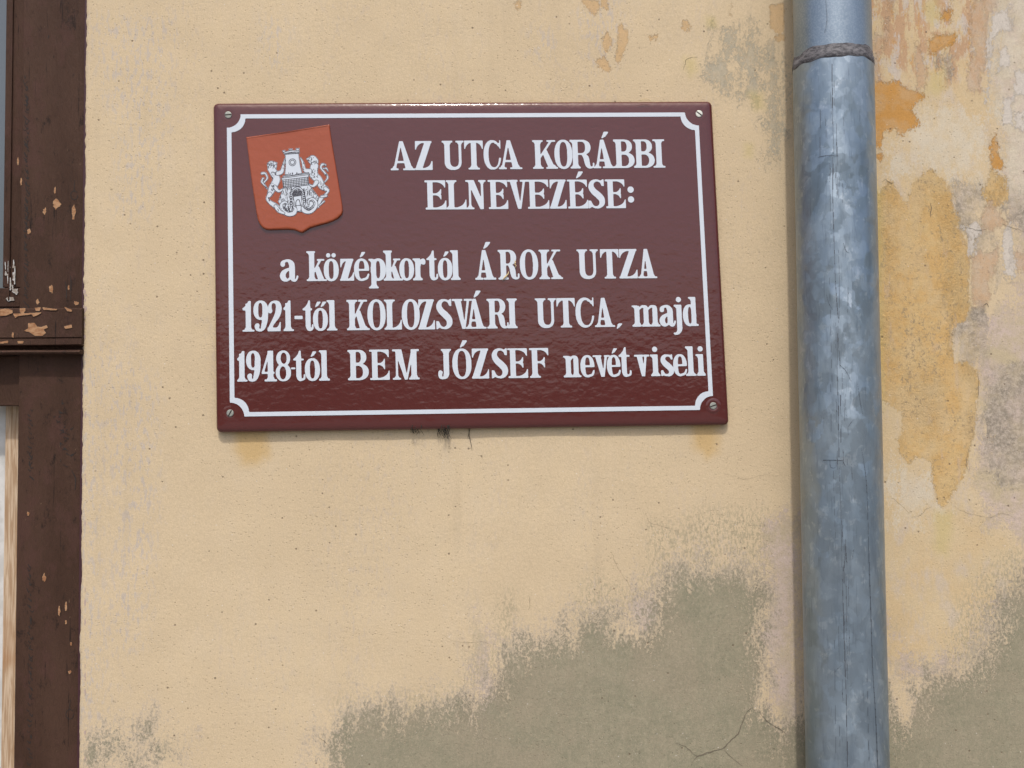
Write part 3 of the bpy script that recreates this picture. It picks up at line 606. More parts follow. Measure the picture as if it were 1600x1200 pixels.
# refine the centre so that the silhouette sits at 1247..1376 px half way down
for _ in range(20):
    q = np.array([pcx, PYc, 1.70]); dx, dy = q[0]-CAM[0], q[1]-CAM[1]; L = math.hypot(dx, dy); al = math.asin(PR/L); th = math.atan2(dx, dy)
    uL = proj(np.array([CAM[0]+math.sin(th-al), CAM[1]+math.cos(th-al), 1.70])); uR = proj(np.array([CAM[0]+math.sin(th+al), CAM[1]+math.cos(th+al), 1.70]))
    mid = (uL[0]+uR[0])/2; pcx += (1313.6-mid)*0.0007
print('pipe silhouette', uL, uR)
PB = (pcx, PYc, 0.0)
gvz = NB('galvanised_zinc')
pos = gvz.pos((1, 1, 0.75))
dn = gvz.n('ShaderNodeVectorMath', operation='MULTIPLY_ADD'); gvz.t.links.new(gvz.noise(38, 4, 0.6, color=True), dn.inputs[0]); dn.inputs[1].default_value = (0.035,)*3; gvz.t.links.new(pos, dn.inputs[2])
vz = gvz.n('ShaderNodeTexVoronoi'); vz.inputs['Scale'].default_value = 62; gvz.t.links.new(dn.outputs[0], vz.inputs['Vector'])
vsep = gvz.n('ShaderNodeSeparateColor'); gvz.t.links.new(vz.outputs['Color'], vsep.inputs[0])
big = gvz.noise(13, 4, 0.6, gvz.pos((1, 1, 0.4))); mid_ = gvz.noise(85, 5, 0.7, gvz.pos((1, 1, 0.6))); fib = gvz.noise(420, 4, 0.6, gvz.pos((1, 1, 0.08)))
ft = gvz.noise(17, 7, 0.6, gvz.pos((1.2, 1, 0.75)), 1.2); ft2 = gvz.noise(19, 7, 0.58, gvz.pos((1.5, 1, 0.8), (3, 0, 1)), 1.6); ft3 = gvz.noise(30, 6, 0.6, gvz.pos((1.2, 1, 1.0), (8, 0, 5)), 2.0)
zc1 = gvz.mix(gvz.mr(big, 0.35, 0.65), (0.22, 0.28, 0.34), (0.275, 0.335, 0.39))
zc1 = gvz.mix(gvz.math('MULTIPLY', gvz.mr(ft, 0.48, 0.60), 0.28), zc1, (0.38, 0.45, 0.51))
zc1 = gvz.mix(gvz.math('MULTIPLY', gvz.mr(gvz.noise(60, 5, 0.6, gvz.pos((1.3, 1, 0.9), (3, 0, 1)), 0.4), 0.57, 0.66), 0.30), zc1, (0.50, 0.56, 0.61))
zc1 = gvz.mix(gvz.math('MULTIPLY', gvz.mr(gvz.noise(95, 5, 0.6, gvz.pos((1.2, 1, 0.7), (6, 0, 1)), 0.4), 0.62, 0.68), 0.22), zc1, (0.58, 0.64, 0.69))
zc1 = gvz.mix(gvz.math('MULTIPLY', gvz.mr(gvz.noise(26, 6, 0.65, gvz.pos((1.2, 1, 0.3), (9, 0, 1)), 0.5), 0.52, 0.66), 0.35), zc1, (0.14, 0.18, 0.225))
zc1 = gvz.mix(gvz.math('MULTIPLY', gvz.mr(fib, 0.56, 0.70), 0.35), zc1, (0.12, 0.15, 0.18))
gN = gvz.bump(gvz.math('ADD', ft, gvz.math('MULTIPLY', mid_, 0.25)), 0.0012, 0.35)
def facet(N, scale, amp, dist):
    dn2 = gvz.n('ShaderNodeVectorMath', operation='MULTIPLY_ADD'); gvz.t.links.new(gvz.noise(scale*0.8, 4, 0.65, color=True), dn2.inputs[0]); dn2.inputs[1].default_value = (dist,)*3; gvz.t.links.new(gvz.pos((1, 1, 0.8), (scale*0.1, 0, 0)), dn2.inputs[2])
    v2 = gvz.n('ShaderNodeTexVoronoi'); v2.inputs['Scale'].default_value = scale; gvz.t.links.new(dn2.outputs[0], v2.inputs['Vector'])
    a_ = gvz.n('ShaderNodeVectorMath', operation='SUBTRACT'); gvz.t.links.new(v2.outputs['Color'], a_.inputs[0]); a_.inputs[1].default_value = (0.5,)*3
    b_ = gvz.n('ShaderNodeVectorMath', operation='MULTIPLY_ADD'); gvz.t.links.new(a_.outputs[0], b_.inputs[0]); b_.inputs[1].default_value = (amp,)*3; gvz.t.links.new(N, b_.inputs[2])
    c_2 = gvz.n('ShaderNodeVectorMath', operation='NORMALIZE'); gvz.t.links.new(b_.outputs[0], c_2.inputs[0]); return c_2.outputs[0]
gN = facet(facet(gN, 46, 0.17, 0.03), 105, 0.13, 0.014)
mat_zinc = gvz.fin(Base_Color=zc1, Metallic=0.72, Roughness=gvz.mr(ft, 0.35, 0.65, 0.33, 0.46, False), Normal=gN)
gv2 = NB('dull_zinc')
c2 = gv2.mix(gv2.mr(gv2.noise(16, 4, 0.6, gv2.pos((1, 1, 0.3))), 0.35, 0.65), (0.20, 0.255, 0.31), (0.28, 0.34, 0.40)); c2 = gv2.mix(gv2.math('MULTIPLY', gv2.mr(gv2.noise(500, 3, 0.6), 0.45, 0.6), 0.3), c2, (0.42, 0.47, 0.52))
mat_zinc2 = gv2.fin(Base_Color=c2, Metallic=0.78, Roughness=0.40, Normal=gv2.bump(gv2.noise(30, 4), 0.001, 0.5))
tar = NB('joint_grime'); mat_tar = tar.fin(Base_Color=tar.mix(tar.mr(tar.noise(150, 5, 0.7, tar.pos((1, 1, 2.5))), 0.4, 0.6), (0.045, 0.043, 0.05), (0.15, 0.145, 0.155)), Roughness=0.7, Normal=tar.bump(tar.noise(120, 4, 0.6, tar.pos((1, 1, 4))), 0.0004))
pipe = thing('downpipe', 'round grey galvanised zinc downpipe standing upright in front of the wall', 'downpipe', PB)
def cyl_place(u, v, h):
    d = ray(u, v); ox, oy = CAM[0]-pcx, CAM[1]-PYc; rr_ = PR+h
    A_ = d[0]**2+d[1]**2; B_ = 2*(ox*d[0]+oy*d[1]); Cc = ox*ox+oy*oy-rr_**2; D_ = B_*B_-4*A_*Cc
    t = (-B_-math.sqrt(max(D_, 0)))/(2*A_); p = CAM+d*t
    if D_ < 0:
        q = np.array([p[0]-pcx, p[1]-PYc]); q = q/np.linalg.norm(q)*rr_; p = np.array([pcx+q[0], PYc+q[1], p[2]])
    return (p[0], p[1], p[2])
zj = cyl_place(1300, 78, 0)[2]
def cyl_bm(r, z0, z1, seg=96, step=0.02, wob=0.0003, lip=None):
    bm = bmesh.new(); zs = list(np.linspace(z0, z1, max(2, int((z1-z0)/step)))); rings = []
    for z in zs:
        rings.append([bm.verts.new(((r+wob*mnoise.noise(Vector((math.cos(k*2*math.pi/seg)*1.5, math.sin(k*2*math.pi/seg)*1.5, z*7))))*math.cos(k*2*math.pi/seg)+pcx,
                      (r+wob*mnoise.noise(Vector((math.cos(k*2*math.pi/seg)*1.5, math.sin(k*2*math.pi/seg)*1.5, z*7))))*math.sin(k*2*math.pi/seg)+PYc, z)) for k in range(seg)])
    for p, q in zip(rings[:-1], rings[1:]):
        for k in range(seg): bm.faces.new((p[k], p[(k+1) % seg], q[(k+1) % seg], q[k]))
    if lip:                                # wall thickness of the rolled top edge
        top = rings[-1]; inn = [bm.verts.new((pcx+(r-lip)*math.cos(k*2*math.pi/seg), PYc+(r-lip)*math.sin(k*2*math.pi/seg), z1)) for k in range(seg)]
        for k in range(seg): bm.faces.new((top[k], top[(k+1) % seg], inn[(k+1) % seg], inn[k]))
    return bm
def ppart(nm, bm, m, smooth=True, parent=pipe):
    o = obj_bm(nm, bm, m, None, smooth); shift(o, PB); o.parent = parent; return o
low = ppart('pipe_section', cyl_bm(PR, 0.02, zj), mat_zinc)
upp = ppart('pipe_section', cyl_bm(PR-0.0016, zj-0.06, 4.3), mat_zinc2)
# grimy sealed joint: ragged band around the whole pipe
bm = bmesh.new(); seg = 144; r0, r1 = [], []; prevr = None; rows = []
for k in range(seg+1):
    a_ = 2*math.pi*k/seg; nz_ = mnoise.noise(Vector((math.cos(a_)*2.2, math.sin(a_)*2.2, 1.0))); nz2 = mnoise.noise(Vector((math.cos(a_)*9, math.sin(a_)*9, 4.0)))
    t1 = zj+0.007+0.0045*nz_+0.0006*nz2; t0 = zj-0.008+0.0025*mnoise.noise(Vector((math.cos(a_)*3, math.sin(a_)*3, 9)))
    rows.append([(PR-0.0014, t1+0.001), (PR-0.0010, t1-0.002), (PR-0.0004, t1-0.006), (PR+0.0003, zj), (PR+0.0004, t0+0.004), (PR+0.0004, t0), (PR-0.0004, t0-0.0005)])
vr = [[bm.verts.new((pcx+(r+0.00012*mnoise.noise(Vector((k*0.4, i*1.3, 0))))*math.cos(2*math.pi*k/seg), PYc+(r+0.00012*mnoise.noise(Vector((k*0.4, i*1.3, 0))))*math.sin(2*math.pi*k/seg), z)) for i, (r, z) in enumerate(rows[k])] for k in range(seg)]
for k in range(seg):
    p, q = vr[k], vr[(k+1) % seg]
    for i in range(6): bm.faces.new((p[i], q[i], q[i+1], p[i+1]))
ppart('joint_seal', bm, mat_tar)
sr = NB('scratch_grey'); mat_scr = sr.fin(Base_Color=(0.085, 0.10, 0.12), Roughness=0.6, Metallic=0.3)
PL = [[(1300, 100, .9), (1301, 180, .6), (1303, 240, .4)], [(1301, 245, .4), (1301, 300, .6), (1303, 370, .7), (1305, 430, .5), (1308, 478, .9), (1310, 498, .5)], [(1310, 390, .3), (1312, 450, .5), (1311, 500, .3)], [(1310, 500, .3), (1308, 560, .6), (1310, 650, .6), (1311, 715, .7)],
      [(1302, 735, .3), (1304, 800, .3), (1306, 860, .2)], [(1311, 730, .4), (1314, 800, .5), (1315, 860, .4), (1317, 930, .7), (1319, 1000, .9), (1322, 1080, .8), (1324, 1200, .6)], [(1346, 700, .3), (1353, 745, .6), (1356, 800, .4), (1358, 870, .5), (1361, 960, .6), (1364, 1050, .5), (1368, 1110, .6), (1372, 1200, .6)],
      [(1290, 0, .4), (1292, 30, .5), (1288, 52, .4)], [(1282, 170, .3), (1281, 245, .4)], [(1290, 185, .3), (1291, 215, .4)], [(1318, 175, .3), (1319, 210, .4)], [(1278, 246, .4), (1292, 243, .6), (1312, 244, .4)], [(1286, 719, .8), (1301, 719, 1.0)], [(1301, 719, 1.0), (1317, 720, .8)], [(1317, 720, .8), (1321, 729, .6)], [(1324, 716, .4), (1324, 727, .5)],
      [(1297, 720, .4), (1298, 730, .6), (1306, 730, .4), (1306, 720, .4)], [(1291, 460, .3), (1296, 476, .5), (1303, 486, .3)], [(1312, 570, .4), (1322, 580, .6), (1330, 596, .4)], [(1325, 668, .4), (1330, 660, .7), (1334, 656, .4)], [(1340, 600, .3), (1345, 632, .5), (1349, 652, .3)],
      [(1304, 1000, .2), (1305, 1100, .3), (1306, 1180, .25)], [(1336, 1100, .2), (1336, 1180, .3)], [(1298, 600, .2), (1299, 700, .25)], [(1296, 430, .2), (1299, 560, .3), (1300, 600, .2)], [(1303, 115, .3), (1304, 165, .4)], [(1355, 1060, .25), (1358, 1190, .3)], [(1304, 1050, .3), (1312, 1042, .4), (1320, 1038, .2)],
      [(1320, 865, .3), (1324, 880, .4)], [(1332, 870, .4), (1334, 858, .5)], [(1270, 560, .2), (1276, 556, .3)], [(1318, 380, .5), (1322, 392, .6), (1328, 396, .3)]]
sk = [('+', ('S', [(x_, y_, r_*0.62) for x_, y_, r_ in s])) for s in PL]
for _ in range(46):
    y_ = random.uniform(100, 1190); x_ = 1303+(y_-100)*0.019+random.gauss(0, 7); sk.append(('+', ('S', [(x_, y_, .22), (x_+random.uniform(-.6, 1), y_+random.uniform(8, 22), random.uniform(.25, .45)), (x_+random.uniform(-.5, 1.5), y_+random.uniform(26, 44), .18)])))
xs_, ys_, X_, Y_ = grid(1262, 0, 1380, 1200, 0.6)
o = raster('scratch', sk, (1262, 0, 1380, 1200), 0.6, cyl_place, 0.00035, 0.0, mat_scr, None, 0.55, PB); o.parent = low
# wall brackets outside the picture
for zb_ in (0.6, 3.1):
    bm = bmesh.new()
    for (r, za, zb2) in ((PR+0.0035, zb_, zb_+0.03),):
        seg = 64; q4 = []
        for (rr_, z) in ((PR+0.0005, za), (r, za), (r, zb2), (PR+0.0005, zb2)): q4.append([bm.verts.new((pcx+rr_*math.cos(2*math.pi*k/seg), PYc+rr_*math.sin(2*math.pi*k/seg), z)) for k in range(seg)])
        for i in range(3):
            for k in range(seg): bm.faces.new((q4[i][k], q4[i][(k+1) % seg], q4[i+1][(k+1) % seg], q4[i+1][k]))
    box(bm, pcx-0.005, pcx+0.005, PYc+PR, 0.03, zb_+0.008, zb_+0.022)
    ppart('bracket', bm, mat_zinc2, False)

# ------------------------------------------------------------------ enamel sign
SY = -0.0095                                   # face of the sign in front of the wall (bottom leans a little further out)
TILT = 0.008
z_mid = float(on_plane(735, 415, SY)[2]); x_mid = float(on_plane(735, 415, SY)[0])
SN = np.array([0, -math.cos(TILT), math.sin(TILT)]); S0 = np.array([x_mid, SY, z_mid])
def on_sign(u, v, h=0.0):
    d = ray(u, v); t = ((S0-CAM)@SN)/(d@SN); p = CAM+d*t+SN*h; return (p[0], p[1], p[2])
quad = [(332, 160), (1113, 157), (1140, 664), (337, 676)]
A_, b_ = [], []
for (s, t), (u, v) in zip([(0, 0), (1, 0), (1, 1), (0, 1)], quad):
    A_.append([s, t, 1, 0, 0, 0, -u*s, -u*t]); b_.append(u); A_.append([0, 0, 0, s, t, 1, -v*s, -v*t]); b_.append(v)
hh = np.linalg.solve(np.array(A_), np.array(b_)); HM = np.array([[hh[0], hh[1], hh[2]], [hh[3], hh[4], hh[5]], [hh[6], hh[7], 1]]); HI = np.linalg.inv(HM)
def st2px(s, t): q = HM@np.array([s, t, 1]); return q[0]/q[2], q[1]/q[2]
def px2st(u, v): q = HI@np.array([u, v, 1]); return q[0]/q[2], q[1]/q[2]
SW, SH = 790.0, 510.0                         # sign size in its own millimetre-like units
def pl_sign(x, y, h=0.0):                     # x right, y down, from the top left corner
    u, v = st2px(x/SW, y/SH); return on_sign(u, v, h)
SB = tuple(pl_sign(SW/2, SH))
en = NB('maroon_enamel')
orange_peel = en.math('ADD', en.math('MULTIPLY', en.noise(150, 2, 0.4, en.pos((0.85, 1, 1.1)), 0.3), 1.0), en.math('MULTIPLY', en.noise(60, 2, 0.4, en.pos((0.8, 1, 1.1), (3, 0, 0))), 1.0))
orange_peel = en.math('ADD', orange_peel, en.math('MULTIPLY', en.noise(9, 2, 0.4, en.pos((1.3, 1, 0.8))), 2.0))
mat_en = en.fin(Base_Color=en.mix(en.noise(6, 3), (0.082, 0.0155, 0.0145), (0.092, 0.019, 0.017)), Roughness=0.12, Normal=en.bump(orange_peel, 0.0009, 0.27)); en.b.inputs['IOR'].default_value = 1.62
wt = NB('white_enamel'); mat_wt = wt.fin(Base_Color=wt.mix(wt.noise(8, 3), (0.56, 0.61, 0.68), (0.61, 0.66, 0.72)), Roughness=0.16, Normal=wt.bump(wt.noise(130, 2), 0.0003, 0.5))
sg = NB('orange_enamel'); mat_or = sg.fin(Base_Color=sg.mix(sg.noise(14, 4), (0.295, 0.062, 0.024), (0.335, 0.076, 0.030)), Roughness=0.13, Normal=sg.bump(sg.noise(90, 2), 0.0010, 0.6))
sign = thing('street_sign', 'maroon enamel plaque with white lettering and border, screwed to the wall', 'sign', SB)
def spart(o, parent=None): shift(o, SB); o.parent = parent or sign; return o
# plate: rounded rectangle with rolled edges
def rrect(inset, rad, seg=10):
    pts = []; r = max(rad-inset*0.75, 1.0)
    for (cx0, cy0, a0) in ((SW-inset-r, inset+r, -90), (SW-inset-r, SH-inset-r, 0), (inset+r, SH-inset-r, 90), (inset+r, inset+r, 180)):
        for k in range(seg+1):
            a1 = R(a0+90*k/seg); pts.append((cx0+r*math.cos(a1), cy0+r*math.sin(a1)))
    return pts
prof = [(0.6, -0.0082), (0.0, -0.0076), (0.0, -0.0052), (0.5, -0.0036), (1.5, -0.0024), (3.0, -0.0014), (5.0, -0.0008), (8.0, -0.0003), (13.0, 0.0), (30.0, 0.0003)]
verts, faces = [], []; NP = None
for (ins, h_) in prof:
    ring = rrect(ins, 8.0); NP = len(ring)
    verts += [pl_sign(x, y, h_) for x, y in ring]
for i in range(len(prof)-1):
    for k in range(NP): faces.append((i*NP+k, i*NP+(k+1) % NP, (i+1)*NP+(k+1) % NP, (i+1)*NP+k))
faces.append(tuple((len(prof)-1)*NP+k for k in range(NP)))
plate = obj('plate', verts, faces, mat_en); fix_normals(plate)
plate.data.polygons.foreach_set('use_smooth', [True]*(len(faces)-1)+[False]); spart(plate)
# white border line with scooped corners
def border(x0, y0, x1, y1, r):
    out = []
    for (cx0, cy0, a0) in ((x0, y0, 90), (x1, y0, 180), (x1, y1, 270), (x0, y1, 0)):
        arc = [(cx0+r*math.cos(R(a0-90*k/12)), cy0+r*math.sin(R(a0-90*k/12))) for k in range(13)]; out += arc
    return out
bo = [px2st(356.0, 178.3), px2st(1092, 176), px2st(1114, 641.8), px2st(358.5, 650)]
x0 = (bo[0][0]+bo[3][0])/2*SW; x1 = (bo[1][0]+bo[2][0])/2*SW; y0 = (bo[0][1]+bo[1][1])/2*SH; y1 = (bo[2][1]+bo[3][1])/2*SH
LWD = 6.6
sh = [('+', ('P', border(x0, y0, x1, y1, 21.5))), ('-', ('P', border(x0+LWD, y0+LWD, x1-LWD, y1-LWD, 22.0)))]
o = raster('border_line', sh, (x0-3, y0-3, x1+3, y1+3), 0.5, pl_sign, 0.0007, -0.0002, mat_wt, None, 0.9); spart(o)

# ---- condensed slab-serif letters, drawn in (x right, y up) sign units
S_, T_ = 8.8, 3.2
def Rr(x0, y0, x1, y1): return ('+', ('R', (x0, y0, x1, y1)))
def Rm(x0, y0, x1, y1): return ('-', ('R', (x0, y0, x1, y1)))
def Pp(*p): return ('+', ('P', list(p)))
def Ee(cx, cy, rx, ry, n=2.3): return ('+', ('E', (cx, cy, rx, ry, n)))
def Em(cx, cy, rx, ry, n=2.4): return ('-', ('E', (cx, cy, rx, ry, n)))
def Ss(*p): return ('+', ('S', list(p)))
def ser(a, b, s0, s1, y, d):              # slab serif a..b on a stem s0..s1; d=+1 foot, -1 head
    return [Rr(a, min(y, y+3*d), b, max(y, y+3*d)), Pp((s0-2.2, y+2.6*d), (s1+2.2, y+2.6*d), (s1, y+6.5*d), (s0, y+6.5*d))]
def barb(xt, y, dy, xi):
    s = 1 if xi > xt else -1; L = abs(xi-xt); P = [(xt, y-0.3*(1 if dy > 0 else -1)), (xt, y+dy), (xt+s*1.5, y+dy)]
    a, b, c = (xt+s*1.5, y+dy), (xt+s*min(3.5, L*.3), y+dy*0.12), (xi, y-0.3*(1 if dy > 0 else -1))
    for k in range(1, 7):
        t = k/6; P.append(((1-t)**2*a[0]+2*t*(1-t)*b[0]+t*t*c[0], (1-t)**2*a[1]+2*t*(1-t)*b[1]+t*t*c[1]))
    return Pp(*P)
def acc(x, y, s=1.0): return Pp((x-3*s, y), (x-1.2*s, y), (x+4*s, y+3.2*s), (x+8.5*s, y+9*s), (x+8.8*s, y+11*s), (x+1.5*s, y+11*s), (x-0.5*s, y+6*s))
def glyph(c, W, H):
    S, T = S_, T_; X = 0.735*H; sh = []
    if c in 'ÁÓÉ':
        base = {'Á': 'A', 'Ó': 'O', 'É': 'E'}[c]; ax = {'Á': .47*W, 'Ó': .47*W, 'É': .5*W}[c]
        return glyph(base, W, H)+[acc(ax+1, H+1.8)]
    if c in 'óéöő':
        sh = glyph({'ó': 'o', 'ö': 'o', 'ő': 'o', 'é': 'e'}[c], W, H)
        if c in 'óé': sh += [acc(.5*W-.5, X+2.0, 0.78)]
        if c == 'ö': sh += [Ee(.5*W-4.3, X+5.6, 3.5, 3.5, 2), Ee(.5*W+4.1, X+5.6, 3.5, 3.5, 2)]
        if c == 'ő': sh += [acc(.5*W-6, X+1.6, 0.78), acc(.5*W+2.5, X+1.6, 0.78)]
        return sh
    if c == 'A':
        ax = .44*W
        return [Pp((ax-2.6, H), (ax+2.8, H), (W-4, 0), (W-15, 0)), Pp((ax-2.8, H), (ax+1.2, H), (8, 0), (4, 0)), Rr(.24*W, .24*H, .7*W, .24*H+3.6)]+ser(0, 12.5, 4.5, 8, 0, 1)+ser(W-19.5, W, W-14, W-5.5, 0, 1)
    if c == 'Z' or c == 'z':
        h = H if c == 'Z' else X; d1 = .24*h if c == 'Z' else .3*h
        return [Rr(.8, h-T, W-.5, h), Rr(0, 0, W, T), Pp((W-11.5, h-1), (W-.5, h), (11, 0), (0, 0)), barb(.8, h-T, -d1, .5*W), barb(W, T, d1, .48*W)]
    if c in 'EF':
        r = W*.97
        sh = [Rr(4, 0, 4+S, H), Rr(0, H-T, r, H), barb(r, H-T, -.19*H, .5*W), Rr(4, .52*H-1.6, .76*W, .52*H+1.6), barb(.78*W, .52*H+1.5, .15*H, .46*W), barb(.78*W, .52*H-1.5, -.15*H, .46*W)]
        sh += [Pp((1.5, H-2.6), (6, H-2.6), (4, H-6.5), (4, H-2))]
        if c == 'E': sh += [Rr(0.8, 0, W, T), barb(W, T, .24*H, .46*W), Pp((1.5, 2.6), (6, 2.6), (4, 6.5), (4, 2))]
        else: sh += ser(0, S+8.5, 4, 4+S, 0, 1)
        return sh
    if c == 'L': return [Rr(4, 0, 4+S, H), Rr(0, 0, W, T), barb(W, T, .27*H, .46*W)]+ser(0, S+8, 4, 4+S, H, -1)+[Pp((1.5, 2.6), (6, 2.6), (4, 6.5))]
    if c == 'T':
        m = .5*W; return [Rr(m-S/2, 0, m+S/2, H), Rr(0, H-T, W, H), barb(0, H-T, -.23*H, .42*W), barb(W, H-T, -.23*H, .58*W)]+ser(m-9, m+9, m-S/2, m+S/2, 0, 1)
    if c == 'I': m = .5*W; return [Rr(m-S/2, 0, m+S/2, H)]+ser(0, W, m-S/2, m+S/2, 0, 1)+ser(0, W, m-S/2, m+S/2, H, -1)
    if c == 'U':
        cy = .27*H; l, r = 4, W-4; il, ir = 4+S, W-8.4
        return [Ee((l+r)/2, cy, (r-l)/2, cy+.4, 2.3), Rr(l, cy, r, H), Em((il+ir)/2, cy+1, (ir-il)/2, cy-3.6, 2.3), Rm(il, cy+1, ir, H+2)]+ser(0, S+8, l, il, H, -1)+ser(W-13, W, ir, r, H, -1)
    if c == 'C':
        return [Ee(.5*W, .5*H, .5*W, .5*H+.5, 2.2), Em((S-.8+W-3.6)/2, .5*H, (W-3.6-S+.8)/2, .5*H-3.4, 2.3), Rm(.55*W, .40*H, W+1, .80*H), barb(W-.6, H-4.5, -.20*H, .5*W), Rr(W-2.6, H-6, W-.6, H+.5)]
    if c == 'O': return [Ee(.5*W, .5*H, .5*W, .5*H+.5, 2.2), Em(.5*W, .5*H, max(.5*W-8.4, 4.6), .5*H-3.4, 2.6)]
    if c == 'o': return [Ee(.5*W, .5*X, .5*W, .5*X+.4, 2.2), Em(.5*W, .5*X, max(.5*W-8.0, 3.1), .5*X-3.4, 2.8)]
    if c == 'e':
        return [Ee(.5*W, .5*X, .5*W, .5*X+.4, 2.2), Em(.5*W+.3, .5*X, max(.5*W-7.4, 3.1), .5*X-3.3, 2.8), Em(.68*W, .30*X, .27*W, .235*X, 2.4), Rm(.5*W, .27*X, W+1, .46*X), Rr(6, .45*X, W-.3, .45*X+3.2), Ss((.6*W, 2.0, 1.9), (.84*W, .12*X, 1.9), (W-1.2, .29*X, 1.4))]
    if c == 'K':
        return [Rr(4, 0, 4+S, H), Pp((4+S-1, .34*H), (4+S-1, .46*H), (W-12, H-1), (W-7.5, H-1)), Pp((.42*W, .50*H), (.42*W+6, .66*H), (W-4, 0), (W-14.5, 0))]+ser(0, S+8, 4, 4+S, 0, 1)+ser(0, S+8, 4, 4+S, H, -1)+[Rr(W-19, 0, W, 3), Pp((W-16, 2.5), (W-2, 2.5), (W-5, 6.5), (W-14, 6.5)), Rr(W-17, H-3, W-3, H)]
    if c == 'k':
        return [Rr(4, 0, 4+S-.5, H), Pp((4+S-1, .26*H), (4+S-1, .38*H), (W-12, X-1), (W-7.5, X-1)), Pp((.42*W, .36*H), (.42*W+6, .50*H), (W-3, 0), (W-13, 0))]+ser(0, S+7, 4, 3.5+S, 0, 1)+[Rr(0, H-3, S+5 if W > 29 else S+3, H), Pp((1.5, H-2.6), (5, H-2.6), (4, H-6.5)), Rr(W-15, 0, W, 3), Rr(W-15, X-3, W-3.5, X)]
    if c == 'R':
        return [Rr(4, 0, 4+S, H), Rr(0, H-T, .6*W, H), Rr(8, .47*H, .5*W, H), Ee(.5*W, .735*H, .87*W-.5*W, .265*H, 2.2), Em(.48*W, .735*H, max(.87*W-.48*W-8.8, 3), .265*H-T, 2.3), Rm(4+S, .47*H+T, .48*W, H-T), Rr(4, 0, 4+S, H), Pp((1.5, H-2.6), (6, H-2.6), (4, H-6.5)),
                Ss((.55*W, .47*H, 2.2), (.66*W, .38*H, 4.2), (.70*W, .22*H, 4.3), (.745*W, .09*H, 3.4), (.85*W, .035*H, 1.7), (.95*W, .065*H, 1.5), (W-1.3, .18*H, 1.3))]+ser(0, S+7.5, 4, 4+S, 0, 1)
    if c == 'B':
        return [Rr(4, 0, 4+S, H), Rr(0, H-T, .55*W, H), Rr(0, 0, .55*W, T), Rr(8, 0, .52*W, H), Ee(.52*W, .755*H, .90*W-.52*W, .245*H, 2.2), Ee(.52*W, .275*H, .48*W, .275*H, 2.2),
                Rm(-3, 0, 4, H), Rr(0, 0, 8, T), Rr(0, H-T, 8, H), Em(.48*W, .755*H, .90*W-.48*W-8.6, .245*H-T, 2.3), Rm(4+S, .51*H+T, .48*W, H-T), Em(.48*W, .27*H, .52*W-9, .27*H-T, 2.3), Rm(4+S, T, .48*W, .54*H-T), Rr(4, .515*H-1.2, .55*W, .515*H+2.4), Rr(4, 0, 4+S, H), Pp((1.5, H-2.6), (6, H-2.6), (4, H-6.5)), Pp((1.5, 2.6), (6, 2.6), (4, 6.5))]
    if c == 'N': return [Rr(5, 0, 8.8, H), Rr(W-8, 0, W-4, H), Pp((2.5, H), (13.5, H), (W-4, 8), (W-4, 0), (W-9.5, 0))]+[Rr(0, H-3, 12, H)]+ser(0, 13.5, 5, 8.8, 0, 1)+ser(W-12, W, W-8, W-4, H, -1)
    if c in 'Vv':
        h = H if c == 'V' else X; b = .57*W
        return [Pp((3.5, h), (14 if c == 'V' else 12.5, h), (b+2.6, 0), (b-2.8, 0)), Pp((W-8, h), (W-4, h), (b+2.4, 0), (b-.6, 0)), Rr(0, h-3, 16.5 if c == 'V' else 14, h), Rr(W-13 if c == 'V' else W-9.5, h-3, W, h)]
    if c in 'Ss':
        h = H if c == 'S' else X; k = 1.0 if c == 'S' else .92
        return [Ss((.84*W, .80*h, 1.4), (.74*W, .92*h, 1.7), (.50*W, h-1.7, 1.8), (.27*W, .90*h, 3.2*k), (.19*W, .75*h, 4.3*k), (.32*W, .60*h, 4.9*k), (.56*W, .47*h, 5.2*k), (.77*W, .33*h, 4.9*k), (.80*W, .18*h, 4.2*k), (.66*W, .07*h, 2.8*k), (.47*W, 1.7, 1.8), (.26*W, .08*h, 1.8), (.12*W, .24*h, 1.5)),
                Pp((W-3.4, h+.2), (W-1.6, h+.2), (W-1.4, .76*h), (W-3, .76*h), (.70*W, .93*h)), Pp((0.2, 0), (2, 0), (.3*W, .09*h), (1.8, .27*h), (.2, .28*h))]
    if c == 'M': return [Rr(5, 0, 8.6, H), Rr(W-4-S, 0, W-4, H), Pp((3.5, H), (14.5, H), (.5*W+2.6, 0), (.5*W-2.2, 0)), Pp((W-12, H), (W-8, H), (.5*W+2.2, 0), (.5*W-.8, 0)), Rr(0, H-3, 13, H), Rr(W-13, H-3, W, H)]+ser(0, 13, 5, 8.6, 0, 1)+ser(W-16.5, W, W-4-S, W-4, 0, 1)
    if c == 'J':
        sc = W-3-S/2; return [Rr(sc-S/2, .16*H, sc+S/2, H), Ss((sc, .18*H, 4.5), (sc-1.4, .09*H, 3.6), (.42*W, .035*H, 1.8), (.22*W, .06*H, 2.6), (.17*W, .13*H, 3.0), (.2*W, .22*H, 3.4))]+ser(sc-8, W+.5, sc-S/2, sc+S/2, H, -1)
    if c == '1': s1 = .72*W; s0 = s1-S+.5; return [Rr(s0, 0, s1, H-4), Pp((s0, .68*H), (1, .69*H), (0, .75*H), (.3*W, .84*H), (s1-3.5, H), (s1, H), (s1, .68*H))]+ser(0, W, s0, s1, 0, 1)
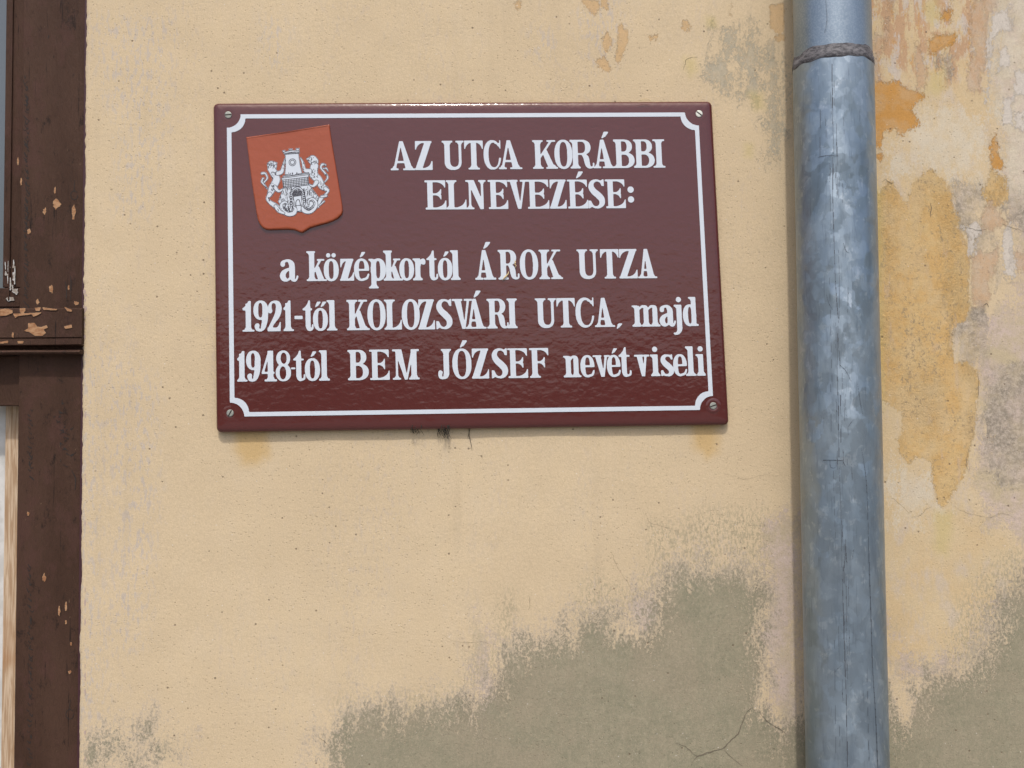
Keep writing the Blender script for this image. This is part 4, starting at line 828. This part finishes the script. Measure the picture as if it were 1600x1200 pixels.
    if c == '9': return [Ee(.5*W, .69*H, .5*W, .31*H+.4, 2.2), Em(.47*W, .69*H, max(.5*W-8.2, 3), .31*H-3.4, 2.7), Ss((W-4.6, .66*H, 4.5), (W-5, .40*H, 4.4), (W-7.6, .16*H, 3.8), (.52*W, .045*H, 2.0), (.28*W, .07*H, 2.8), (.23*W, .17*H, 3.6), (.27*W, .20*H, 3.2))]
    if c == '2': return [Ss((.20*W, .66*H, 3.6), (.17*W, .76*H, 3.2), (.27*W, .91*H, 1.9), (.5*W, H-2, 2), (.74*W, .90*H, 3.7), (.80*W, .73*H, 4.6), (.70*W, .53*H, 4.4), (.42*W, .31*H, 3.2), (.20*W, .14*H, 2.4), (.10*W, .05*H, 2)), Rr(0, 0, W-2, 5.6), Pp((0, 0), (.1*W, .16*H), (.4*W, .16*H), (.35*W, 3)), barb(W-1.5, 5, .21*H, .5*W)]
    if c == '4': m = .48*W; return [Rr(m, 0, m+S-.3, H), Pp((m+1, H), (m+4, H), (4.3, .31*H), (0, .31*H), (0, .28*H)), Rr(0, .24*H, W, .31*H)]+ser(m-5, m+S+5, m, m+S, 0, 1)
    if c == '8': return [Ee(.5*W, .745*H, .45*W, .255*H+.3, 2.1), Ee(.5*W, .28*H, .5*W, .28*H+.3, 2.1), Em(.53*W, .75*H, .19*W, .255*H-3.4, 2.1), Em(.47*W, .27*H, .21*W, .28*H-3.2, 2.1)]
    if c == 'a':
        return [Ss((.19*W, .56*H, 3.6), (.20*W, .62*H, 3.2), (.33*W, X-2.6, 2.0), (.5*W, X-2.4, 2.4), (.63*W, X-6, 4.0), (.68*W, .5*H, 4.4), (.68*W, .14*H, 4.4)), Ss((.68*W, .14*H, 4.3), (.74*W, .04*H, 2.4), (.86*W, .035*H, 1.7), (.95*W, .12*H, 1.5), (.96*W, .17*H, 1.4)),
                Ss((.66*W, .43*H, 1.8), (.45*W, .39*H, 2.3), (.25*W, .30*H, 3.7), (.18*W, .19*H, 4.4), (.25*W, .085*H, 3.9), (.42*W, .045*H, 2.0), (.57*W, .11*H, 1.8), (.66*W, .20*H, 1.6))]
    if c == 'l': m = .5*W; return [Rr(m-4.2, 0, m+4.2, H), Rr(m-8, H-3, m+4.2, H), Pp((m-6.5, H-2.6), (m-4, H-2.6), (m-4.2, H-6.5))]+ser(0, W, m-4.2, m+4.2, 0, 1)
    if c in 'ij':
        m = .5*W if c == 'i' else .62*W
        sh = [Rr(m-4.2, 0, m+4.2, X), Rr(m-8, X-3, m+4.2, X), Pp((m-6.5, X-2.6), (m-4, X-2.6), (m-4.2, X-6)), Ee(m, H-4, 4.2, 4.2, 2)]
        if c == 'i': sh += ser(0, W, m-4.2, m+4.2, 0, 1)
        else: sh += [Ss((m, 2, 4.1), (m, -.10*H, 4.0), (m-2.2, -.21*H, 2.9), (m-6, -.255*H, 2.0), (m-8.5, -.25*H, 1.6))]
        return sh
    if c == 'p': return [Rr(4, -.26*H, 4+S-1, X-1), Rr(0, X-3, 7, X), Pp((1.5, X-2.6), (5, X-2.6), (4, X-6)), Ee(.56*W, .5*X, .44*W, .5*X+.4, 2.2), Em(4+S-1+3, .5*X, 3.2, .5*X-3.6, 2.6), Rr(4, -.26*H, 4+S-1, X-2)]+ser(0, S+6.5, 4, 3+S, -.26*H, 1)
    if c == 'd': return [Ee(.44*W, .5*X, .44*W, .5*X+.4, 2.2), Em(.46*W, .5*X, 2.7, .5*X-3.6, 2.6), Rr(.55*W, 1, .55*W+7.6, H), Rr(.55*W-4, H-3, .55*W+7.6, H), Pp((.55*W-2, H-2.6), (.55*W+1, H-2.6), (.55*W, H-6)), Rr(.55*W+1, 0, W, 3)]
    if c == 'r': return [Rr(4, 0, 3+S, X-1), Rr(0, X-3, 3+S, X), Pp((1.5, X-2.6), (5, X-2.6), (4, X-6)), Ss((3+S-1, .66*X, 1.6), (.66*W, .88*X, 1.9), (.82*W, .90*X, 3.0), (.83*W, .80*X, 3.3))]+ser(0, S+6.5, 4, 3+S, 0, 1)
    if c == 't': return [Rr(4.5, .14*H, 12.2, X), Rr(0, X-3, W-2, X), Pp((0, X-3), (0, X-1), (4, X+2.5), (7.5, X+7), (8.8, H-1), (10.6, H+.3), (12, H-1), (12.2, X-2)), Ss((8.4, .16*H, 3.8), (9.6, .07*H, 3.3), (12.6, .04*H, 1.9), (W-1.9, .08*H, 1.7), (W-1.4, .19*H, 1.4))]
    if c in 'nm':
        k = 1 if c == 'n' else 2; sw = 7.9; sh = [Rr(4, 0, 4+sw, X-1), Rr(0, X-3, 9, X-.4), Pp((1.5, X-2.6), (5, X-2.6), (4, X-6))]+ser(0, sw+6.5, 4, 4+sw, 0, 1)
        gap = (W-8-sw*(k+1))/k
        for q in range(k):
            xs0 = 4+sw+gap+q*(sw+gap); sh += [Rr(xs0, 0, xs0+sw, .80*X), Ss((xs0-gap-1, .80*X, 1.5), (xs0-gap*.3, .93*X, 2.0), (xs0+sw*.45, .90*X, 2.9), (xs0+sw*.5, .80*X, 3.9))]
            sh += ser(xs0-3, xs0+sw+(4 if q == k-1 else 3), xs0, xs0+sw, 0, 1)
        return sh
    if c == ':': return [Ee(.5*W, .30*H, 5.1, 5.1, 2), Ee(.5*W, .64*H, 5.1, 5.1, 2)]
    if c == ',': return [Pp((0.5, -.07*H), (2.5, -.06*H), (6, 0), (10, .09*H), (9.6, .12*H), (4.5, .12*H), (2.6, .10*H), (2.2, .05*H))]
    if c == '-': return [Rr(.4, .38*H, W-.4, .38*H+(5.6 if W > 10 else 3.2))]
    return []
LINES = [
 ((610, 266.4, 1039, 262.3), (45.6, 44.6), [('A',610,648.8),('Z',648,675.5),('U',690.6,725),('T',725.6,755),('C',755.6,783.2),('A',778.8,815.6),('K',832,871.3),('O',866.2,894.5),('R',890.6,928.1),('Á',926.3,960),('B',958.5,991.2),('B',989.7,1022.5),('I',1020,1038.8)]),
 ((664, 327.7, 991, 325.4), (45.8, 45.2), [('E',663.8,697.2),('L',697,728.8),('N',727.5,759.5),('E',762.5,793.8),('V',793,825.6),('E',823.5,858),('Z',858.5,885),('É',886.3,918.8),('S',918.8,945.6),('E',945.6,977.3),(':',979.5,991.5)]),
 ((436, 440, 1026, 434.8), (47.2, 45.8), [('a',436.5,465.8),('k',479,510.8),('ö',505.8,529.4),('z',531,553.2),('é',553.1,576.8),('p',575.8,603.1),('k',599,629.4),('o',623.8,647),('r',644.8,665.2),('t',666.5,684.4),('ó',684,707),('l',704,719.4),('Á',742,775),('R',778.1,811.2),('O',812.2,841),('K',842,879.2),('U',901.3,935),('T',938,967.2),('Z',967,995.8),('A',996,1026.2)]),
 ((378, 518.4, 1090, 509.3), (48.2, 45.4), [('1',378.8,397.6),('9',396.2,419.4),('2',417.8,440.4),('1',442.7,459.2),('-',459.8,473.4),('t',473,490),('ő',489,512.5),('l',510.6,527.3),('K',541.7,577.4),('O',574.2,602.8),('L',600.4,627.8),('O',627.8,656),('Z',653.2,679.3),('S',681.3,707.3),('V',706.3,738.2),('Á',727,759.5),('R',760.6,794.4),('I',792,808.4),('U',836.2,869.6),('T',869.8,898.8),('C',899.2,928.6),('A',928.6,960.3),(',',961.6,971.6),('m',987.2,1031),('a',1029.4,1055),('j',1051,1066.8),('d',1066.6,1090.5)]),
 ((370, 596.6, 1101, 587), (48.0, 46.0), [('1',370.5,386.9),('9',384.8,407.6),('4',408.8,429.2),('8',430.8,455),('-',454.2,462.2),('t',458.4,477.2),('ó',476.3,500.2),('l',498.3,515.2),('B',543.4,576.2),('E',577.2,608.9),('M',613.2,655.4),('J',683.9,704.9),('Ó',706.8,736.9),('Z',736.9,764),('S',767.9,794.1),('E',793.1,824.8),('F',827.2,858.4),('n',879.9,907.9),('e',906.6,928.6),('v',926,953.1),('é',948,969.3),('t',966.7,986.1),('v',991,1015),('i',1016.3,1031.1),('s',1032,1052.4),('e',1051.4,1073),('l',1070.8,1087.3),('i',1088,1101.6)]),
]
for (xa, ya, xb, yb), (Ha, Hb), gl_ in LINES:
    v, f = [], []; last = None
    def word():
        o = obj('word', v, f, mat_wt); fix_normals(o); spart(o)
    for (c, u0, u1) in gl_:
        if last is not None and u0-last > 4.5: word(); v, f = [], []
        last = u1
        t = ((u0+u1)/2-xa)/(xb-xa); vb = ya+(yb-ya)*t; H0 = Ha+(Hb-Ha)*t
        s0 = px2st(u0, vb-H0*.45); s1 = px2st(u1, vb-H0*.45); sm = px2st((u0+u1)/2, vb); sm2 = px2st((u0+u1)/2, vb-H0)
        X0, X1 = s0[0]*SW, s1[0]*SW; YB = sm[1]*SH; H = YB-sm2[1]*SH; W = X1-X0
        shp = glyph(c, W, H)
        xs, ys2, XX, YY = grid(-3, -.34*H, W+6, 1.42*H, 0.36); A = np.zeros(XX.shape)
        for op, s in shp: m = mask(XX, YY, s); A[m] = 1.0 if op == '+' else 0.0
        A = blur(A, 1.7)
        contour(A, xs, ys2, lambda x, y, h, X0=X0, YB=YB: pl_sign(X0+x, YB-y, h), v, f, 0.00075+0.00002*(ord(c) % 5), -0.0002, 0.56)
    word()

# ---- crest: orange shield with castle and two lions (drawn in photo pixels on the sign's plane)
shield = [(385.3, 215.3), (450, 206.5), (515.2, 195.3), (517.3, 212.5), (526, 265), (535.3, 322), (536, 330), (534.5, 335.5), (528.5, 341.5), (520, 346), (512, 349), (497, 353), (485, 356.5), (478, 361), (473, 364), (468, 363), (464, 361), (459, 359.5), (450, 358.9), (435, 359.3), (422, 359.8), (416, 359), (411, 356.5), (406.5, 351), (404, 345), (401.5, 334), (394, 285)]
rs_ = []
for i in range(len(shield)):
    a, b = shield[i], shield[(i+1) % len(shield)]; k = max(1, int(math.hypot(b[0]-a[0], b[1]-a[1])/2.5))
    rs_ += [(a[0]+(b[0]-a[0])*q/k, a[1]+(b[1]-a[1])*q/k) for q in range(k)]
NS = len(rs_); verts, faces = [], []
nrm = []
for i in range(NS):
    a, b = rs_[i-1], rs_[(i+1) % NS]; tx, ty = b[0]-a[0], b[1]-a[1]; l = math.hypot(tx, ty); nrm.append((-ty/l, tx/l))
sprof = [(0.0, -0.0002), (0.0, 0.0024), (0.25, 0.0031), (0.7, 0.0037), (1.5, 0.0041), (3.0, 0.0042)]
for ins, h_ in sprof: verts += [on_sign(rs_[i][0]+nrm[i][0]*ins, rs_[i][1]+nrm[i][1]*ins, h_) for i in range(NS)]
for r_ in range(len(sprof)-1):
    for k in range(NS): faces.append((r_*NS+k, r_*NS+(k+1) % NS, (r_+1)*NS+(k+1) % NS, (r_+1)*NS+k))
faces.append(tuple((len(sprof)-1)*NS+k for k in range(NS)))
o = obj('crest', verts, faces, mat_or); fix_normals(o)
o.data.polygons.foreach_set('use_smooth', [True]*(len(faces)-1)+[False]); crest = spart(o)
def Z5(p): return [(380+x/6.667, 190+y/6.667, *[r/6.667 for r in rest]) for x, y, *rest in p]
body = [  # (kind, points) in the enlarged drawing's units
 ('S', [(300, 462, 44), (318, 470, 42)]), ('S', [(335, 445, 20), (352, 442, 10)]), ('S', [(300, 500, 40), (335, 560, 42), (352, 620, 40), (312, 700, 40), (285, 765, 28)]),
 ('S', [(365, 548, 24), (408, 530, 22), (428, 450, 12), (440, 400, 6)]), ('S', [(285, 765, 26), (260, 812, 17), (290, 850, 22), (345, 888, 28), (408, 940, 26)]), ('S', [(335, 690, 24), (378, 733, 15), (430, 706, 11)]),
 ('S', [(257, 705, 8), (222, 650, 11), (258, 600, 11), (238, 550, 12), (205, 548, 15)]), ('S', [(250, 690, 7), (205, 640, 13), (215, 600, 12)]),
 ('S', [(728, 408, 48), (745, 425, 46)]), ('S', [(700, 400, 24), (676, 398, 12)]), ('S', [(748, 470, 42), (740, 560, 44), (790, 612, 40), (826, 680, 36), (868, 705, 26)]),
 ('S', [(700, 528, 30), (648, 512, 20), (628, 440, 14), (605, 388, 7)]), ('S', [(770, 640, 26), (735, 680, 15), (685, 662, 11)]), ('S', [(862, 708, 24), (888, 728, 17), (862, 770, 14), (812, 815, 22), (785, 895, 14)]), ('S', [(820, 790, 14), (872, 782, 13)]), ('S', [(800, 880, 10), (848, 838, 10)]),
 ('S', [(852, 640, 8), (885, 590, 11), (850, 535, 12), (815, 490, 12), (830, 455, 14), (862, 462, 12)]), ('S', [(835, 500, 8), (870, 495, 11), (888, 525, 6)]),
 ('P', [(430, 690), (690, 660), (735, 720), (792, 790), (765, 900), (700, 950), (430, 950), (370, 840), (400, 760)]),
 ('P', [(413, 612), (684, 582), (690, 672), (425, 700)]), ('P', [(402, 596), (520, 580), (690, 560), (688, 588), (412, 620)]), ('P', [(420, 572), (690, 536), (700, 562), (420, 600)]),
 ('P', [(442, 350), (585, 338), (590, 385), (602, 470), (622, 548), (560, 560), (530, 572), (440, 560), (448, 470)]), ('P', [(424, 330), (500, 308), (592, 308), (594, 338), (500, 340), (436, 356)]),
 ('P', [(412, 314), (440, 305), (448, 325), (424, 334)]), ('P', [(480, 294), (520, 290), (520, 306), (484, 310)]), ('P', [(555, 288), (592, 286), (590, 312), (558, 312)]),
 ('P', [(525, 790), (612, 775), (624, 878), (545, 888)]), ('P', [(555, 880), (612, 880), (610, 940), (565, 945)]),
 ('S', [(470, 862, 9), (440, 846, 14), (405, 872, 17), (415, 930, 20), (465, 968, 24), (530, 962, 26), (552, 920, 18), (530, 895, 10)]),
 ('S', [(690, 868, 9), (690, 830, 12), (730, 812, 14), (768, 850, 16), (755, 905, 20), (700, 945, 24), (640, 935, 24), (622, 900, 14)]), ('S', [(345, 890, 20), (380, 935, 22), (430, 962, 14)])]
bb = (404, 230, 522, 342); rs = 0.28
xs, ys2, XX, YY = grid(*bb, rs); Wm = np.zeros(XX.shape); Dk = np.zeros(XX.shape)
def shape_mask(k, pts, grow):
    p = Z5(pts)
    if k == 'S': return stroke_mask(XX, YY, p, grow)
    d = np.full(XX.shape, 1e9)
    for i in range(len(p)): d = np.minimum(d, seg_d(XX, YY, p[i], p[(i+1) % len(p)])[0])
    ins = in_poly(XX, YY, p); return ins & (d > -grow) if grow < 0 else ins | (d < grow)
for k, pts in body:
    m0 = shape_mask(k, pts, 0.0); mi = shape_mask(k, pts, -0.68); Wm[shape_mask(k, pts, 0.25)] = 1; Dk[mi] = 0; Dk[m0 & ~mi] = 1
def dline(pts, r, arr=None): Dk[stroke_mask(XX, YY, Z5([(x, y, r*1.7) for x, y in pts]), 0, 3)] = 1
hill = shape_mask('P', body[18][1], -0.5) & ~shape_mask('P', body[19][1], 0) 
for q in (27, 28, 29, 30): hill &= ~shape_mask(*body[q], 0.2)
for _ in range(330):
    x, y = random.uniform(375, 785), random.uniform(680, 945); s = Z5([(x, y, random.uniform(1.8, 3.6)), (x+random.uniform(-8, 8), y+random.uniform(12, 34), 1.2)])
    Dk[stroke_mask(XX, YY, s) & hill] = 1
for i in range(1, 17):                       # masonry grid
    x = 413+i*16.5; dline([(x, 622-(x-413)*.11), (x+3, 694-(x-413)*.1)], 1.5)
for j in range(1, 5): dline([(420, 618+j*17), (550, 604+j*17), (686, 588+j*17)], 1.3)
for rr2 in (36, 22): dline([(520+rr2*math.cos(t), 434+rr2*math.sin(t)) for t in np.linspace(0, 2*math.pi, 16)], 1.7)
gate = [(508, 880), (505, 800), (515, 745), (545, 708), (578, 698), (612, 716), (632, 760), (642, 820), (645, 870)]
Wm2 = stroke_mask(XX, YY, Z5([(x, y, 12) for x, y in gate])); Dk[Wm2] = 1
gs = spline([(x, y, 0) for x, y in gate], 3)
for q in gs[::1]: Dk[stroke_mask(XX, YY, Z5([(q[0]-2.5, q[1], 6.0), (q[0]+2.5, q[1], 6.0)]))] = 0
dline([(530, 800), (525, 760), (548, 732), (580, 722), (608, 745), (615, 780)], 2.0)
for j in range(6): dline([(530, 742+j*8), (610, 730+j*8)], 1.6)
dline([(556, 880), (556, 845), (570, 824), (588, 824), (598, 850), (602, 876)], 2.2)
for (cx0, cy0, n_, sx, sy) in ((300, 465, 16, 34, 28), (325, 560, 18, 30, 40), (310, 690, 14, 26, 50), (728, 415, 18, 38, 34), (748, 540, 22, 34, 50), (815, 660, 14, 30, 34), (270, 820, 7, 12, 24), (850, 730, 8, 22, 20), (385, 925, 8, 30, 22), (640, 470, 6, 10, 40), (425, 480, 5, 8, 40), (530, 545, 10, 60, 10), (860, 470, 6, 14, 14), (220, 600, 8, 14, 40), (868, 560, 6, 10, 30)):
    for _ in range(n_):
        x, y = cx0+random.uniform(-sx, sx), cy0+random.uniform(-sy, sy); dline([(x, y), (x+random.uniform(-7, 7), y+random.uniform(4, 13))], random.uniform(1.1, 2.0))
dline([(415, 588), (520, 572), (690, 548)], 1.6); dline([(436, 345), (500, 330), (592, 326)], 1.8)
dline([(500, 900), (470, 935), (440, 900), (455, 870)], 2.2); dline([(665, 900), (690, 915), (735, 880), (730, 840), (705, 838)], 2.2); dline([(430, 900), (470, 950), (520, 945)], 1.8); dline([(640, 905), (690, 935), (740, 900)], 1.8)
Dk[Wm < 0.5] = 0
v, f = [], []; contour(blur(Wm, 0.7), xs, ys2, on_sign, v, f, 0.00445, 0.0041); o = obj('emblem', v, f, mat_wt); fix_normals(o); spart(o, crest)
ik = NB('dark_ink'); mat_ink = ik.fin(Base_Color=(0.045, 0.042, 0.055), Roughness=0.35)
v, f = [], []; contour(blur(Dk, 0.6), xs, ys2, on_sign, v, f, 0.00458, 0.0044, 0.42); o = obj('emblem_drawing', v, f, mat_ink); fix_normals(o); spart(o, crest)

# ---- screws
sm = NB('worn_steel'); mat_screw = sm.fin(Base_Color=sm.mix(sm.noise(500, 4), (0.24, 0.25, 0.22), (0.42, 0.43, 0.39)), Metallic=0.6, Roughness=0.55)
sc2 = NB('pale_screw'); mat_screw2 = sc2.fin(Base_Color=(0.66, 0.67, 0.60), Metallic=0.25, Roughness=0.4)
exU = (np.array(on_sign(740, 400))-np.array(on_sign(739, 400))); exU /= np.linalg.norm(exU); ezU = np.cross(exU, SN); ezU = -ezU if ezU[2] < 0 else ezU
for (u, v_, ang, pale) in ((356.8, 179.6, 5, 0), (1092.2, 177.8, -38, 1), (1114.2, 634, 18, 0), (359.8, 645.3, 62, 0)):
    P0 = np.array(on_sign(u, v_)); r = 0.0044
    bm = bmesh.new(); prof = [(1.0, 0.0002), (1.0, 0.0008), (.95, 0.0011), (.8, 0.00125), (.4, 0.0013)]; rings = []
    for rr_, h_ in prof:
        rings.append([bm.verts.new(tuple(P0+exU*(r*rr_*math.cos(k*math.pi/12))+ezU*(r*rr_*math.sin(k*math.pi/12))+SN*h_)) for k in range(24)])
    for p, q in zip(rings[:-1], rings[1:]):
        for k in range(24): bm.faces.new((p[k], p[(k+1) % 24], q[(k+1) % 24], q[k]))
    bm.faces.new(rings[-1])
    o = obj_bm('screw', bm, mat_screw2 if pale else mat_screw, None); fix_normals(o); spart(o)
    bm = bmesh.new(); ca, sa = math.cos(R(ang)), math.sin(R(ang)); d1 = exU*ca+ezU*sa; d2 = -exU*sa+ezU*ca
    c8 = [bm.verts.new(tuple(P0+d1*sx*r*.92+d2*sy*r*.17+SN*hh_)) for sx in (-1, 1) for sy in (-1, 1) for hh_ in (0.0005, 0.00145)]
    for fc in ((0,1,3,2),(4,6,7,5),(0,4,5,1),(2,3,7,6),(0,2,6,4),(1,5,7,3)): bm.faces.new([c8[i] for i in fc])
    s2 = obj_bm('slot', bm, mat_dark, None); spart(s2, o)
    # pressed eyelet round the screw, in the enamel
    bm = bmesh.new(); rings = []
    for (rr_, h_) in ((2.3, 0.00005), (1.95, 0.0006), (1.55, 0.0010), (1.25, 0.0007), (1.05, 0.0002), (0.9, 0.0001)):
        rings.append([bm.verts.new(tuple(P0+exU*(r*rr_*math.cos(k*math.pi/16))+ezU*(r*rr_*math.sin(k*math.pi/16))+SN*(0.00003+(h_-0.00003)*(1.0 if u > 1110 else 0.22)))) for k in range(32)])
    for p, q in zip(rings[:-1], rings[1:]):
        for k in range(32): bm.faces.new((p[k], p[(k+1) % 32], q[(k+1) % 32], q[k]))
    o2 = obj_bm('eyelet', bm, mat_en, None, True); fix_normals(o2); spart(o2)

# ------------------------------------------------------------------ small debris
stw = NB('dry_straw'); mat_straw = stw.fin(Base_Color=(0.62, 0.47, 0.24), Roughness=0.6)
rtm = NB('dark_fibre'); mat_root = rtm.fin(Base_Color=(0.022, 0.018, 0.012), Roughness=0.9)
def tubes(name, lists, mat, label, cat, group=None):
    bm = bmesh.new()
    for pts, r in lists: tube_bm(bm, pts, r)
    base = Vector(lists[0][0][0]); o = obj_bm(name, bm, mat, None, True); shift(o, base); o.location = base; tag(o, label, cat, group); return o
def sg_pts(l, h=0.0015): return [on_sign(u, v, h+0.0004*i % 0.0011) for i, (u, v) in enumerate(l)]
tubes('straw', [(sg_pts([(785.2, 438), (788, 434.5), (791.5, 431), (793.8, 428.5), (795, 424.2)]), [.0003, .0008, .0010, .0008, .0002]), (sg_pts([(787, 436.5), (793, 430)], 0.002), .0004)], mat_straw,
      'short dry straw lying across the foot of the letter R in the third line', 'straw')
tubes('straw', [(sg_pts([(804.2, 407.5), (805.3, 410.5), (804.2, 413), (806.3, 415), (805, 419)]), [.0003, .0007, .0006, .0007, .0002])], mat_straw, 'curled dry straw beside the bowl of the letter R in the third line', 'straw')
def edge_pts(l, y=-0.012): return [tuple(on_plane(u, v, y)) for u, v in l]
tubes('straw', [(edge_pts([(826, 158.5), (832, 156.4), (840, 157.3), (845, 158.6)]), .00028)], mat_straw, 'thin yellow straw on top edge of the plaque, near its middle', 'straw')
tubes('straw', [(edge_pts([(997, 158), (1003, 155.6), (1009, 153.8), (1014, 156), (1017, 158.2)]), .0003), (edge_pts([(1000, 157.4), (1006, 156.5), (1014, 157.8)]), .00025)], mat_straw, 'thin yellow straw loop on top edge of the plaque, near its right end', 'straw')
def tuft(cx0, w_, l_, n_, label):
    ls = []
    for _ in range(n_):
        x = cx0+random.gauss(0, w_); L = l_*random.uniform(.3, 1); yy = random.uniform(-0.012, -0.003)
        ls.append(([tuple(on_plane(x+random.uniform(-1, 1)*k*1.2, 664+(L+10)*k/4, yy)) for k in range(5)], [.0004, .0004, .0003, .00025, .0001]))
    tubes('root_tuft', ls, mat_root, label, 'dead roots', 'dead roots hanging below the plaque')
tuft(650, 4, 6, 13, 'leftmost short dark clump of dead roots under the plaque')
tuft(697, 3.0, 15, 17, 'longest dark ragged clump of dead roots under the plaque')
tuft(686, 1.0, 12, 6, 'thin dark wisp of dead roots between the two clumps')
ls = [([tuple(on_plane(u, v, -0.002)) for u, v in ((733, 666), (733, 680), (735, 688), (737, 698), (737.5, 704))], [.0005, .0004, .0003, .00025, .0001]), ([tuple(on_plane(u, v, -0.002)) for u, v in ((738, 665), (734, 672), (731, 684))], .0002)]
tubes('root_tuft', ls, mat_root, 'single thin rootlet hanging lowest, right of the clumps', 'dead roots', 'dead roots hanging below the plaque')
